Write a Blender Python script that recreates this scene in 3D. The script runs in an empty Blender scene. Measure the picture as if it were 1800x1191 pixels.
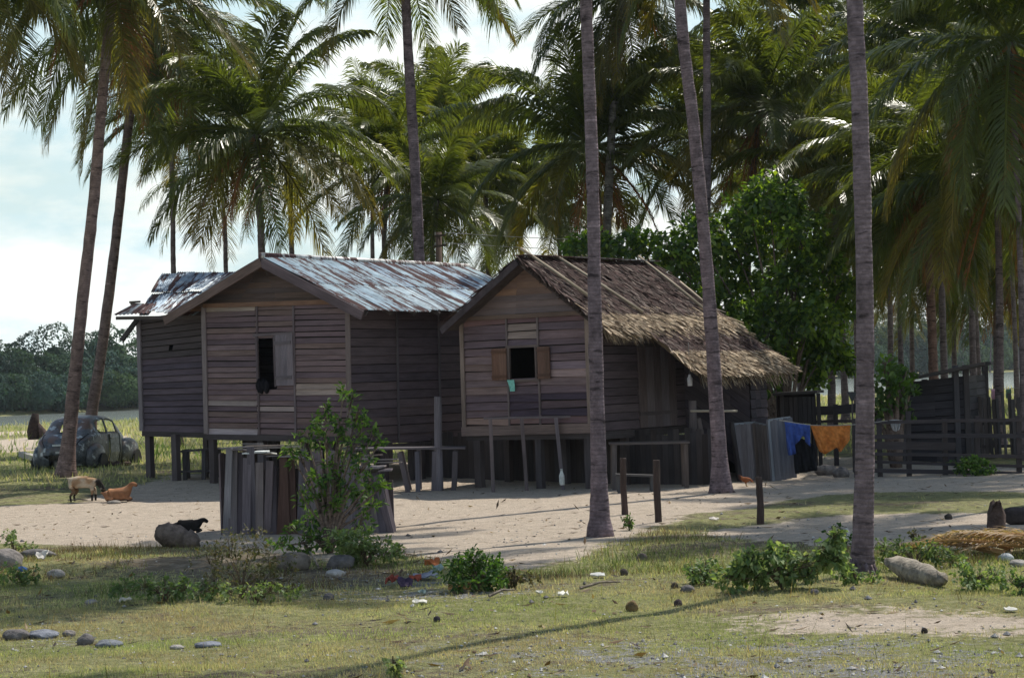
import bpy, math, random
import numpy as np
from mathutils import Vector, Matrix
random.seed(11)
rng = np.random.default_rng(11)
sc = bpy.context.scene
COL = sc.collection
A_ = lambda *v: np.array(v, float)

# ---------------------------------------------------------------- camera
FOC, CX, CY, HCAM = 3600.0, 900.0, 595.5, 2.3
pitch = math.atan((668 - CY) / FOC)
roll = math.radians(2.0)
fw = A_(0, math.cos(pitch), math.sin(pitch))
r0 = A_(1, 0, 0)
u0 = np.cross(r0, fw)
RT = r0 * math.cos(roll) - u0 * math.sin(roll)
UP = u0 * math.cos(roll) + r0 * math.sin(roll)
CAM = A_(0, 0, HCAM)
cd = bpy.data.cameras.new('camera')
cam = bpy.data.objects.new('camera', cd)
COL.objects.link(cam)
M = Matrix(((RT[0], UP[0], -fw[0], 0), (RT[1], UP[1], -fw[1], 0), (RT[2], UP[2], -fw[2], HCAM), (0, 0, 0, 1)))
cam.matrix_world = M
cd.sensor_width = 36
cd.lens = 36 * FOC / 1800
cd.clip_end = 6000
cd.clip_start = 0.5
sc.camera = cam

def ray(px, py):
    return fw + RT * ((px - CX) / FOC) - UP * ((py - CY) / FOC)
def at(px, py, D):
    d = ray(px, py)
    return CAM + d * (D / d[1])
def hit(px, py, P0, n):
    d = ray(px, py)
    return CAM + d * (np.dot(P0 - CAM, n) / np.dot(d, n))
def nrm(v):
    return v / np.linalg.norm(v)

# ---------------------------------------------------------------- noise + ground height
def smooth(a, b, x):
    t = np.clip((x - a) / (b - a), 0, 1)
    return t * t * (3 - 2 * t)
def _h(ix, iy, s):
    n = (ix * 374761393 + iy * 668265263 + s * 1442695041) & 0x7fffffff
    n = ((n ^ (n >> 13)) * 1274126177) & 0x7fffffff
    return ((n ^ (n >> 16)) & 0xffff) / 65535.0
def vnoise(x, y, s=0):
    x = np.asarray(x, float); y = np.asarray(y, float)
    ix = np.floor(x).astype(np.int64); iy = np.floor(y).astype(np.int64)
    fx = x - ix; fy = y - iy
    fx = fx * fx * (3 - 2 * fx); fy = fy * fy * (3 - 2 * fy)
    return (_h(ix, iy, s) * (1 - fx) + _h(ix + 1, iy, s) * fx) * (1 - fy) + (_h(ix, iy + 1, s) * (1 - fx) + _h(ix + 1, iy + 1, s) * fx) * fy
def fbm(x, y, s=0, o=4):
    v = 0; a = 0.5; t = 0
    for k in range(o):
        v = v + a * vnoise(x * 2 ** k, y * 2 ** k, s + k); t += a; a *= 0.5
    return v / t
def farbank(x):
    return np.clip(430 + 1.39 * x, 300, 900)
def g(x, y):
    x = np.asarray(x, float); y = np.asarray(y, float)
    z = 0.28 * smooth(43, 50, y)
    z = z + 0.10 * np.exp(-((y - 26.5) / 2.2) ** 2) * (0.4 + fbm(x * 0.5, y * 0.5, 5))
    z = z + (fbm(x * 0.6, y * 0.6, 3) - 0.5) * 0.10 * smooth(34, 26, y) + (fbm(x * 2.2, y * 2.2, 9, 3) - 0.5) * 0.035
    near = 166 + 6 * np.sin(x * 0.07)
    dip = smooth(near - 8, near + 4, y) * (1 - smooth(farbank(x) - 6, farbank(x) + 5, y))
    return z - 2.2 * dip + 0.5 * smooth(farbank(x), farbank(x) + 30, y)
def gp(px, py):
    d = ray(px, py)
    z = 0.0
    for _ in range(12):
        p = CAM + d * ((z - HCAM) / d[2])
        z = float(g(p[0], p[1]))
    return A_(p[0], p[1], z)
def onground(p):
    return A_(p[0], p[1], float(g(p[0], p[1])))

# ---------------------------------------------------------------- materials
def newmat(name):
    m = bpy.data.materials.new(name); m.use_nodes = True
    nt = m.node_tree; nt.nodes.clear()
    out = nt.nodes.new('ShaderNodeOutputMaterial')
    return m, nt, out
def N(nt, typ, **kw):
    n = nt.nodes.new(typ)
    for k, v in kw.items():
        if k in n.inputs: n.inputs[k].default_value = v
        else: setattr(n, k, v)
    return n
def L(nt, a, b): nt.links.new(a, b)
def attr(nt, name):
    n = nt.nodes.new('ShaderNodeAttribute'); n.attribute_name = name; return n
def mixc(nt, fac, a, b, blend='MIX'):
    n = nt.nodes.new('ShaderNodeMix'); n.data_type = 'RGBA'; n.blend_type = blend
    for i, v in ((0, fac), (6, a), (7, b)):
        if hasattr(v, 'is_output'): L(nt, v, n.inputs[i])
        elif i == 0: n.inputs[0].default_value = v
        else: n.inputs[i].default_value = (*v, 1)
    return n.outputs[2]
def ramp(nt, src, stops):
    n = nt.nodes.new('ShaderNodeValToRGB')
    el = n.color_ramp.elements
    while len(el) < len(stops): el.new(0.5)
    for e, (p, c) in zip(el, stops):
        e.position = p; e.color = (c, c, c, 1) if not hasattr(c, '__len__') else (*c, 1)
    L(nt, src, n.inputs[0]); return n.outputs[0]
def noise(nt, vec, scale, detail=4, rough=0.6):
    n = N(nt, 'ShaderNodeTexNoise', Scale=scale, Detail=detail, Roughness=rough)
    if vec is not None: L(nt, vec, n.inputs['Vector'])
    return n.outputs[0]
def mapping(nt, vec, scale):
    n = nt.nodes.new('ShaderNodeMapping'); n.inputs['Scale'].default_value = scale
    L(nt, vec, n.inputs[0]); return n.outputs[0]
def princ(nt, out, rough=0.8, spec=0.3, metal=0.0):
    p = N(nt, 'ShaderNodeBsdfPrincipled', Roughness=rough, Metallic=metal)
    p.inputs['Specular IOR Level'].default_value = spec
    L(nt, p.outputs[0], out.inputs[0]); return p
def bump(nt, h, p, strength=0.4, dist=0.02):
    b = N(nt, 'ShaderNodeBump', Strength=strength, Distance=dist)
    L(nt, h, b.inputs['Height']); L(nt, b.outputs[0], p.inputs['Normal'])
MATS = {}
def wood(name='weathered_wood', rough=0.85, contrast=1.0):
    m, nt, out = newmat(name); p = princ(nt, out, rough, 0.2)
    t = attr(nt, 'tint'); gr = attr(nt, 'grain')
    n1 = noise(nt, mapping(nt, gr.outputs['Vector'], (2.2, 60, 9)), 1, 5, 0.7)
    n2 = noise(nt, mapping(nt, gr.outputs['Vector'], (1.1, 4, 5)), 1, 4, 0.6)
    f1 = ramp(nt, n1, [(0.25, 0.6), (0.75, 1.3)])
    f2 = ramp(nt, n2, [(0.3, 0.78), (0.7, 1.2)])
    c = mixc(nt, 1.0, t.outputs['Color'], f1, 'MULTIPLY')
    c = mixc(nt, 1.0, c, f2, 'MULTIPLY')
    L(nt, c, p.inputs['Base Color'])
    bump(nt, n1, p, 0.5, 0.006)
    return m
def leafmat(name, rough=0.42, trans=0.35, spec=0.45, tc=(2.2, 2.1, 0.6)):
    m, nt, out = newmat(name)
    p = N(nt, 'ShaderNodeBsdfPrincipled', Roughness=rough); p.inputs['Specular IOR Level'].default_value = spec
    t = attr(nt, 'tint')
    geo = nt.nodes.new('ShaderNodeNewGeometry')
    n1 = noise(nt, geo.outputs['Position'], 1.3, 3)
    f = ramp(nt, n1, [(0.3, 0.7), (0.7, 1.25)])
    c = mixc(nt, 1.0, t.outputs['Color'], f, 'MULTIPLY')
    L(nt, c, p.inputs['Base Color'])
    tr = N(nt, 'ShaderNodeBsdfTranslucent')
    c2 = mixc(nt, 1.0, c, tc, 'MULTIPLY')
    L(nt, c2, tr.inputs[0])
    mx = N(nt, 'ShaderNodeMixShader', Fac=trans)
    L(nt, p.outputs[0], mx.inputs[1]); L(nt, tr.outputs[0], mx.inputs[2]); L(nt, mx.outputs[0], out.inputs[0])
    return m
def tinted(name, rough=0.8, spec=0.2, scale=6, lo=0.7, hi=1.25, bstr=0.0, bscale=20, bdist=0.02):
    m, nt, out = newmat(name); p = princ(nt, out, rough, spec)
    t = attr(nt, 'tint'); tc = nt.nodes.new('ShaderNodeTexCoord')
    n1 = noise(nt, tc.outputs['Object'], scale, 5)
    c = mixc(nt, 1.0, t.outputs['Color'], ramp(nt, n1, [(0.3, lo), (0.7, hi)]), 'MULTIPLY')
    L(nt, c, p.inputs['Base Color'])
    if bstr: bump(nt, noise(nt, tc.outputs['Object'], bscale, 5), p, bstr, bdist)
    return m
def barkmat():
    m, nt, out = newmat('palm_bark'); p = princ(nt, out, 0.9, 0.15)
    t = attr(nt, 'tint'); gr = attr(nt, 'grain'); tc = nt.nodes.new('ShaderNodeTexCoord')
    w = N(nt, 'ShaderNodeTexWave', Scale=1.0, Distortion=4.5, Detail=4); w.bands_direction = 'X'
    w.inputs['Detail Scale'].default_value = 1.5
    L(nt, mapping(nt, gr.outputs['Vector'], (5.6, 1, 1)), w.inputs['Vector'])
    n1 = noise(nt, tc.outputs['Object'], 4.5, 6, 0.7)
    n2 = noise(nt, tc.outputs['Object'], 19, 5, 0.75)
    c = mixc(nt, 1.0, t.outputs['Color'], ramp(nt, w.outputs['Fac'], [(0.0, 0.8), (0.12, 0.97), (1.0, 1.02)]), 'MULTIPLY')
    c = mixc(nt, 1.0, c, ramp(nt, n1, [(0.3, 0.5), (0.5, 1.0), (0.75, 1.55)]), 'MULTIPLY')
    c = mixc(nt, 1.0, c, ramp(nt, n2, [(0.3, 0.75), (0.7, 1.25)]), 'MULTIPLY')
    n3 = noise(nt, mapping(nt, gr.outputs['Vector'], (11, 2.5, 2.5)), 1, 3, 0.6)
    c = mixc(nt, 1.0, c, ramp(nt, n3, [(0.35, 0.4), (0.42, 1.0), (0.6, 1.0), (0.68, 1.6)]), 'MULTIPLY')
    L(nt, c, p.inputs['Base Color'])
    b = nt.nodes.new('ShaderNodeMath'); b.operation = 'ADD'
    L(nt, w.outputs['Fac'], b.inputs[0]); L(nt, n2, b.inputs[1])
    bump(nt, b.outputs[0], p, 0.3, 0.015)
    return m
def ironmat():
    m, nt, out = newmat('corrugated_iron')
    p = princ(nt, out, 0.5, 0.5)
    t = attr(nt, 'tint'); gr = attr(nt, 'grain')
    # grain: x along the ridge, y down the slope, z sheet number
    n1 = noise(nt, mapping(nt, gr.outputs['Vector'], (4.5, 0.62, 0.9)), 1, 5, 0.62)
    n2 = noise(nt, mapping(nt, gr.outputs['Vector'], (22, 3, 5)), 1, 4, 0.7)
    s = nt.nodes.new('ShaderNodeMath'); s.operation = 'MULTIPLY_ADD'; s.inputs[1].default_value = 0.3
    L(nt, n2, s.inputs[0]); L(nt, n1, s.inputs[2])
    r = ramp(nt, s.outputs[0], [(0.625, 0.0), (0.69, 1.0)])
    cr = ramp(nt, n2, [(0.3, (0.035, 0.016, 0.019)), (0.7, (0.1, 0.046, 0.044))])
    n3 = noise(nt, mapping(nt, gr.outputs['Vector'], (3, 3, 2)), 1, 4, 0.6)
    base = mixc(nt, 1.0, t.outputs['Color'], ramp(nt, n3, [(0.3, 0.5), (0.7, 0.98)]), 'MULTIPLY')
    c = mixc(nt, r, base, cr)
    L(nt, c, p.inputs['Base Color'])
    rr = ramp(nt, r, [(0, 0.45), (1, 0.9)]); L(nt, rr, p.inputs['Roughness'])
    mm = ramp(nt, r, [(0, 0.35), (1, 0.0)]); L(nt, mm, p.inputs['Metallic'])
    return m
def groundmat():
    m, nt, out = newmat('yard_ground'); p = princ(nt, out, 0.95, 0.1)
    k = attr(nt, 'mask'); sep = nt.nodes.new('ShaderNodeSeparateColor'); L(nt, k.outputs['Color'], sep.inputs[0])
    geo = nt.nodes.new('ShaderNodeNewGeometry'); P = geo.outputs['Position']
    nb = noise(nt, P, 0.9, 5, 0.65); nf = noise(nt, P, 7, 6, 0.75); nm = noise(nt, P, 2.4, 5, 0.7); nd = noise(nt, P, 38, 4, 0.7)
    def wob(src, amt):
        a = nt.nodes.new('ShaderNodeMath'); a.operation = 'MULTIPLY_ADD'; a.inputs[1].default_value = amt
        s = nt.nodes.new('ShaderNodeMath'); s.operation = 'SUBTRACT'; s.inputs[1].default_value = 0.5
        b = nt.nodes.new('ShaderNodeMath'); b.operation = 'ADD'
        L(nt, nf, s.inputs[0]); L(nt, s.outputs[0], a.inputs[0]); L(nt, src, a.inputs[2])
        s2 = nt.nodes.new('ShaderNodeMath'); s2.operation = 'SUBTRACT'; s2.inputs[1].default_value = 0.5
        a2 = nt.nodes.new('ShaderNodeMath'); a2.operation = 'MULTIPLY_ADD'; a2.inputs[1].default_value = amt
        L(nt, nm, s2.inputs[0]); L(nt, s2.outputs[0], a2.inputs[0]); L(nt, a.outputs[0], a2.inputs[2])
        return a2.outputs[0]
    soil = ramp(nt, nf, [(0.3, (0.1, 0.08, 0.06)), (0.5, (0.19, 0.155, 0.11)), (0.68, (0.34, 0.29, 0.22))])
    green = ramp(nt, nf, [(0.3, (0.13, 0.135, 0.06)), (0.5, (0.25, 0.25, 0.11)), (0.7, (0.4, 0.37, 0.22))])
    sand = mixc(nt, ramp(nt, nm, [(0.35, 0), (0.65, 1)]), (0.52, 0.43, 0.34), (0.64, 0.54, 0.44)); sand = mixc(nt, 1.0, sand, ramp(nt, nf, [(0.3, 0.78), (0.6, 1.08)]), 'MULTIPLY')
    sand = mixc(nt, 1.0, sand, ramp(nt, nd, [(0.3, 0.72), (0.6, 1.08)]), 'MULTIPLY')
    grav = ramp(nt, nd, [(0.3, (0.1, 0.1, 0.105)), (0.5, (0.26, 0.26, 0.26)), (0.7, (0.48, 0.47, 0.45))])
    c = mixc(nt, ramp(nt, wob(sep.outputs[1], 1.3), [(0.35, 0), (0.62, 1)]), soil, green)
    c = mixc(nt, ramp(nt, wob(sep.outputs[2], 1.6), [(0.45, 0), (0.62, 1)]), c, grav)
    c = mixc(nt, ramp(nt, wob(sep.outputs[0], 0.9), [(0.4, 0), (0.6, 1)]), c, sand)
    # leaf litter and small dark scraps scattered about
    sp = ramp(nt, noise(nt, P, 11, 2, 0.5), [(0.68, 0), (0.72, 1)])
    c = mixc(nt, sp, c, (0.07, 0.05, 0.035))
    L(nt, c, p.inputs['Base Color'])
    b = nt.nodes.new('ShaderNodeMath'); b.operation = 'MULTIPLY_ADD'; b.inputs[1].default_value = 2.2; L(nt, nf, b.inputs[0]); L(nt, nd, b.inputs[2])
    bump(nt, b.outputs[0], p, 1.0, 0.05)
    return m
def watermat():
    m, nt, out = newmat('river_water'); p = princ(nt, out, 0.1, 0.5)
    p.inputs['Base Color'].default_value = (0.3, 0.34, 0.32, 1)
    geo = nt.nodes.new('ShaderNodeNewGeometry')
    n1 = noise(nt, mapping(nt, geo.outputs['Position'], (0.5, 1.6, 1)), 1.0, 4, 0.6)
    bump(nt, n1, p, 0.16, 0.1)
    return m
def carmat():
    m, nt, out = newmat('rusted_car_paint'); p = princ(nt, out, 0.42, 0.5)
    tc = nt.nodes.new('ShaderNodeTexCoord'); O = tc.outputs['Object']
    geo = nt.nodes.new('ShaderNodeNewGeometry'); sx = nt.nodes.new('ShaderNodeSeparateXYZ'); L(nt, geo.outputs['Normal'], sx.inputs[0])
    t = attr(nt, 'tint')
    n1 = noise(nt, O, 2.6, 6, 0.7); n2 = noise(nt, O, 9, 5, 0.7); n3 = noise(nt, O, 3.7, 3, 0.6)
    base = mixc(nt, ramp(nt, n2, [(0.35, 0), (0.65, 1)]), (0.03, 0.036, 0.043), (0.13, 0.145, 0.16))
    base = mixc(nt, 1.0, base, t.outputs['Color'], 'MULTIPLY')
    a = nt.nodes.new('ShaderNodeMath'); a.operation = 'MULTIPLY_ADD'; a.inputs[1].default_value = 0.16
    L(nt, sx.outputs[2], a.inputs[0]); L(nt, n1, a.inputs[2])
    c = mixc(nt, ramp(nt, a.outputs[0], [(0.58, 0), (0.7, 1)]), base, (0.15, 0.085, 0.06))
    c = mixc(nt, ramp(nt, n3, [(0.6, 0), (0.65, 1)]), c, (0.42, 0.45, 0.46))
    L(nt, c, p.inputs['Base Color'])
    return m
def clothmat(name, rough=0.9):
    m, nt, out = newmat(name); p = princ(nt, out, rough, 0.1)
    t = attr(nt, 'tint'); tc = nt.nodes.new('ShaderNodeTexCoord')
    n1 = noise(nt, tc.outputs['Object'], 14, 4)
    c = mixc(nt, 1.0, t.outputs['Color'], ramp(nt, n1, [(0.3, 0.72), (0.7, 1.2)]), 'MULTIPLY')
    L(nt, c, p.inputs['Base Color']); bump(nt, n1, p, 0.3, 0.02)
    return m
WOOD = wood(); PALM = leafmat('palm_leaf', 0.34, 0.42, 0.5); LEAF = leafmat('broad_leaf', 0.4, 0.5, 0.45, (2.6, 2.5, .6))
WEED = leafmat('weed_leaf', 0.55, 0.4, 0.3, (1.8, 1.75, .8)); GRASS = leafmat('grass_blade', 0.6, 0.4, 0.2, (1.7, 1.65, 0.9)); DRY = leafmat('dry_leaf', 0.8, 0.15, 0.15)
BARK = barkmat(); IRON = ironmat(); THATCH = tinted('thatch_straw', 0.85, 0.2, 5, 0.6, 1.3)
ROCK = tinted('stone', 0.9, 0.2, 7, 0.5, 1.5, 0.8, 18, 0.04); GROUND = groundmat(); WATER = watermat(); CAR = carmat()
CLOTH = clothmat('cotton_cloth'); HIDE = tinted('animal_hide', 0.85, 0.15, 12, 0.75, 1.2); MISC = tinted('worn_scrap', 0.6, 0.3, 9, 0.7, 1.2)
LOGM = tinted('dead_wood', 0.92, 0.1, 9, 0.45, 1.5, 0.9, 16, 0.05)

# ---------------------------------------------------------------- objects
def wl(o):
    p = A_(0, 0, 0)
    while o is not None:
        p = p + np.array(o.location); o = o.parent
    return p
def tag(o, label=None, cat=None, group=None, kind=None):
    if label: o['label'] = label
    if cat: o['category'] = cat
    if group: o['group'] = group
    if kind: o['kind'] = kind
    return o
def thing(name, loc, label, cat, group=None):
    o = bpy.data.objects.new(name, None); COL.objects.link(o)
    o.empty_display_size = 0.2
    o.location = Vector(loc); return tag(o, label, cat, group)
class MB:
    def __init__(s): s.V = []; s.F = []; s.C = []; s.G = []; s.n = 0
    def add(s, v, f, col, grain=None):
        v = np.asarray(v, float); k = len(v)
        s.V.append(v)
        s.F.extend([[i + s.n for i in q] for q in f])
        c = np.asarray(col, float)
        s.C.append(np.tile(c, (k, 1)) if c.ndim == 1 else c)
        s.G.append(np.zeros((k, 3)) if grain is None else np.asarray(grain, float))
        s.n += k
    def plank(s, p0, p1, w, th, nv=None, col=(0.15, 0.13, 0.13), taper=1.0):
        """box from p0 to p1; w across, th along nv"""
        p0 = np.asarray(p0, float); p1 = np.asarray(p1, float)
        d = p1 - p0; Ln = np.linalg.norm(d); d = d / Ln
        if nv is None: nv = A_(0, -1, 0)
        nv = np.asarray(nv, float); nv = nv - d * np.dot(nv, d)
        if np.linalg.norm(nv) < 1e-4: nv = np.cross(d, A_(1, 0.3, 0.2))
        nv = nrm(nv); b = np.cross(d, nv)
        v = []; gr = []; z = random.random() * 50
        for p, l, k in ((p0, 0, 1), (p1, Ln, taper)):
            for i, j in ((-1, -1), (1, -1), (1, 1), (-1, 1)):
                v.append(p + b * (i * w * k / 2) + nv * (j * th * k / 2)); gr.append((l, i * w / 2 + 0.3 * j * th, z))
        s.add(v, [(0, 1, 2, 3), (7, 6, 5, 4), (0, 4, 5, 1), (1, 5, 6, 2), (2, 6, 7, 3), (3, 7, 4, 0)], col, gr)
    def tube(s, pts, rad, n=8, col=(0.15, 0.13, 0.13), cap=True, jit=0.0):
        pts = np.asarray(pts, float); m = len(pts)
        rad = np.full(m, rad, float) if np.ndim(rad) == 0 else np.asarray(rad, float)
        t = np.gradient(pts, axis=0); t /= np.linalg.norm(t, axis=1)[:, None] + 1e-9
        ref = A_(0.13, 1, 0.07) if abs(t[0][1]) < 0.9 else A_(1, 0.1, 0.2)
        a = np.cross(t, ref); a /= np.linalg.norm(a, axis=1)[:, None]; b = np.cross(t, a)
        ang = np.arange(n) * 2 * math.pi / n
        v = pts[:, None, :] + (a[:, None, :] * np.cos(ang)[None, :, None] + b[:, None, :] * np.sin(ang)[None, :, None]) * rad[:, None, None]
        if jit: v = v + rng.normal(0, jit, v.shape)
        Ls = np.concatenate([[0], np.cumsum(np.linalg.norm(np.diff(pts, axis=0), axis=1))])
        gr = np.zeros((m, n, 3)); gr[:, :, 0] = Ls[:, None]; gr[:, :, 1] = np.cos(ang)[None] * rad[:, None]; gr[:, :, 2] = np.sin(ang)[None] * rad[:, None] + random.random() * 30
        f = [(i * n + j, i * n + (j + 1) % n, (i + 1) * n + (j + 1) % n, (i + 1) * n + j) for i in range(m - 1) for j in range(n)]
        if cap: f += [tuple(range(n))[::-1], tuple((m - 1) * n + j for j in range(n))]
        c = np.asarray(col, float)
        if c.ndim == 2: c = np.repeat(c, n, axis=0)
        s.add(v.reshape(-1, 3), f, c, gr.reshape(-1, 3))
    def build(s, name, mat, parent=None, smooth=False, origin=None):
        me = bpy.data.meshes.new(name)
        V = np.concatenate(s.V)
        off = wl(parent) if parent is not None else (np.asarray(origin, float) if origin is not None else A_(0, 0, 0))
        me.from_pydata((V - off).tolist(), [], s.F)
        me.materials.append(mat)
        C = np.concatenate(s.C); C = np.c_[C, np.ones(len(C))]
        me.color_attributes.new('tint', 'FLOAT_COLOR', 'POINT').data.foreach_set('color', C.ravel())
        me.attributes.new('grain', 'FLOAT_VECTOR', 'POINT').data.foreach_set('vector', np.concatenate(s.G).ravel())
        if smooth: me.polygons.foreach_set('use_smooth', [True] * len(me.polygons))
        me.update()
        o = bpy.data.objects.new(name, me); COL.objects.link(o)
        if parent is not None: o.parent = parent
        else: o.location = Vector(off)
        return o
def var(c, a=0.2):
    k = 1 + random.uniform(-a, a); w = random.uniform(-a * .25, a * .25)
    return A_(c[0] * k * (1 + w), c[1] * k, c[2] * k * (1 - w))
def blob(mb, c, r, col, seed=0, sub=2, amp=0.25, flat=None):
    """lumpy rounded solid; r is a 3-vector"""
    import bmesh
    bm = bmesh.new(); bmesh.ops.create_icosphere(bm, subdivisions=sub, radius=1)
    v = np.array([x.co for x in bm.verts]); f = [[q.index for q in p.verts] for p in bm.faces]; bm.free()
    k = 1 + amp * (fbm(v[:, 0] * 1.3 + seed * 7 + v[:, 2], v[:, 1] * 1.3 + v[:, 2] * 0.7 + seed, seed, 3) - 0.5) * 2
    v = v * k[:, None]
    if flat is not None: v[:, 2] = np.maximum(v[:, 2], flat)
    mb.add(v * np.asarray(r) + np.asarray(c), f, col)

# ---------------------------------------------------------------- sky, sun
SUN = nrm(A_(0.65, 0.76, 0.0)) * math.cos(math.radians(58)); SUN[2] = math.sin(math.radians(58))
w = bpy.data.worlds.new('World'); sc.world = w; w.use_nodes = True
nt = w.node_tree; nt.nodes.clear()
out = nt.nodes.new('ShaderNodeOutputWorld'); bg = N(nt, 'ShaderNodeBackground', Strength=0.1)
sky = nt.nodes.new('ShaderNodeTexSky'); sky.sky_type = 'NISHITA'; sky.sun_disc = False
sky.sun_elevation = math.radians(58); sky.sun_rotation = math.atan2(0.65, 0.76)
sky.air_density = 1.6; sky.dust_density = 0.6; sky.ozone_density = 2.0
tc = nt.nodes.new('ShaderNodeTexCoord')
cl = noise(nt, mapping(nt, tc.outputs['Generated'], (1.0, 1.0, 3.2)), 3.4, 7, 0.55)
cl2 = noise(nt, mapping(nt, tc.outputs['Generated'], (1.0, 1.0, 2.5)), 7.0, 6, 0.6)
mask = ramp(nt, cl, [(0.36, 0.6), (0.52, 1.0)])
ccol = ramp(nt, cl2, [(0.4, (6.2, 8.0, 8.5)), (0.54, (9.6, 10.0, 9.7))])
sepz = nt.nodes.new('ShaderNodeSeparateXYZ'); L(nt, tc.outputs['Generated'], sepz.inputs[0])
# cloud banks lie along the horizon, the sky overhead is mostly clear
hi = ramp(nt, sepz.outputs[2], [(0.2, 1.0), (0.42, 0.02)])
mm_ = nt.nodes.new('ShaderNodeMath'); mm_.operation = 'MULTIPLY'; L(nt, mask, mm_.inputs[0]); L(nt, hi, mm_.inputs[1])
c = mixc(nt, mm_.outputs[0], sky.outputs[0], ccol)
L(nt, c, bg.inputs[0]); L(nt, bg.outputs[0], out.inputs[0])
ld = bpy.data.lights.new('sun', 'SUN'); ld.energy = 5.0; ld.angle = math.radians(0.5); ld.color = (1, 0.94, 0.83)
so = bpy.data.objects.new('sun', ld); COL.objects.link(so)
so.rotation_euler = Vector(SUN).to_track_quat('Z', 'Y').to_euler(); so.location = (20, 25, 45)
sc.view_settings.view_transform = 'Standard'; sc.view_settings.look = 'None'
sc.view_settings.exposure = 0.18; sc.view_settings.gamma = 1

# ---------------------------------------------------------------- ground
def poly(px): return np.array([gp(*p)[:2] for p in px])
def sdf(P, X, Y):
    """signed distance, positive inside"""
    d = np.full(X.shape, 1e9); ins = np.zeros(X.shape, bool)
    n = len(P)
    for i in range(n):
        a = P[i]; b = P[(i + 1) % n]; e = b - a
        wx = X - a[0]; wy = Y - a[1]
        t = np.clip((wx * e[0] + wy * e[1]) / (e @ e + 1e-9), 0, 1)
        d = np.minimum(d, np.hypot(wx - e[0] * t, wy - e[1] * t))
        c1 = (a[1] <= Y) & (b[1] > Y); c2 = (a[1] > Y) & (b[1] <= Y)
        cr = e[0] * wy - e[1] * wx
        ins ^= (c1 & (cr > 0)) | (c2 & (cr < 0))
    return np.where(ins, d, -d)
SAND = [poly([(-600, 880), (-200, 876), (0, 868), (130, 872), (240, 846), (300, 836), (700, 812), (1300, 800), (1480, 800), (1800, 822), (2200, 832), (2200, 872), (1700, 862), (1500, 864), (1290, 893), (1200, 900), (1120, 935), (990, 985), (900, 1000), (700, 972), (620, 985), (400, 960), (0, 952), (-600, 930)]),
        poly([(1235, 935), (1500, 903), (1760, 903), (2200, 900), (2200, 960), (1650, 962), (1350, 950)]),
        poly([(1310, 1092), (1500, 1072), (1820, 1082), (1820, 1104), (1400, 1110)])]
GRAV = [poly([(560, 1150), (1000, 1118), (1500, 1112), (1900, 1118), (1900, 1215), (900, 1215)]), poly([(-60, 1108), (80, 1105), (240, 1125), (400, 1132), (380, 1148), (100, 1135)]),
        poly([(480, 1030), (760, 1000), (1000, 1035), (900, 1060), (620, 1062)])]
BROWN = [poly([(250, 1075), (700, 1068), (1150, 1085), (1150, 1118), (700, 1140), (300, 1118)]), poly([(200, 985), (500, 965), (800, 1000), (700, 1030), (300, 1040)])]
def masks(X, Y):
    sd = np.max([smooth(-0.9, 0.7, sdf(P, X, Y) * (1.0 if i < 2 else .6)) for i, P in enumerate(SAND)], axis=0)
    gv = np.max([smooth(-1.2, 1.2, sdf(P, X, Y)) for P in GRAV], axis=0) * (0.12 + 0.8 * fbm(X * 1.1, Y * 1.8, 51))
    br = np.max([smooth(-0.6, 0.8, sdf(P, X, Y)) for P in BROWN], axis=0)
    sd = np.clip(sd + (fbm(X * 1.3, Y * 1.9, 61) - 0.5) * 0.9 * (1 - np.abs(2 * sd - 1)), 0, 1)
    gr = np.clip(0.05 + 1.3 * fbm(X * 0.45, Y * 1.1, 21) - 0.45 * br + 0.15 * smooth(26, 22, Y), 0, 1)
    sd = np.where(Y > 60, np.maximum(sd, smooth(0.55, 0.7, fbm(X * 0.1, Y * 0.06, 31))), sd)
    sd = np.where(Y > 150, np.maximum(sd, 0.8 * smooth(152, 160, Y) * (Y < 200)), sd)
    sd = np.where(Y > 220, np.where(Y < farbank(X) + 8, 0.6, 0.0), sd)
    return sd, gr, gv
def axis(lo, hi, step, far, k=1.25):
    a = list(np.arange(lo, hi + step / 2, step)); s = step; x = a[-1]; up = []
    while x < far: s *= k; x += s; up.append(x)
    return a, up
ya, yu = axis(13.0, 54.0, 0.2, 3200, 1.09)
xa, xu = axis(-15, 15, 0.24, 1800, 1.2)
ys = np.array([2, 5, 8, 10, 11.5] + ya + yu)
xs = np.array([-x for x in reversed(xu)] + xa + xu)
X, Y = np.meshgrid(xs, ys)
Z = g(X, Y)
nx, ny = len(xs), len(ys)
me = bpy.data.meshes.new('ground')
idx = np.arange(nx * ny).reshape(ny, nx)
fq = np.stack([idx[:-1, :-1], idx[:-1, 1:], idx[1:, 1:], idx[1:, :-1]], -1).reshape(-1, 4)
me.from_pydata(np.stack([X, Y, Z], -1).reshape(-1, 3).tolist(), [], fq.tolist())
sd, gr, gv = masks(X, Y)
me.color_attributes.new('mask', 'FLOAT_COLOR', 'POINT').data.foreach_set('color', np.stack([sd, gr, gv, np.ones_like(sd)], -1).ravel())
me.polygons.foreach_set('use_smooth', [True] * len(me.polygons)); me.materials.append(GROUND)
o = bpy.data.objects.new('ground', me); COL.objects.link(o); tag(o, kind='structure')
mb = MB(); mb.add([(-1500, 150, -0.5), (1500, 150, -0.5), (1500, 960, -0.5), (-1500, 960, -0.5)], [(0, 1, 2, 3)], (1, 1, 1))
tag(mb.build('water', WATER), kind='structure')

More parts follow.
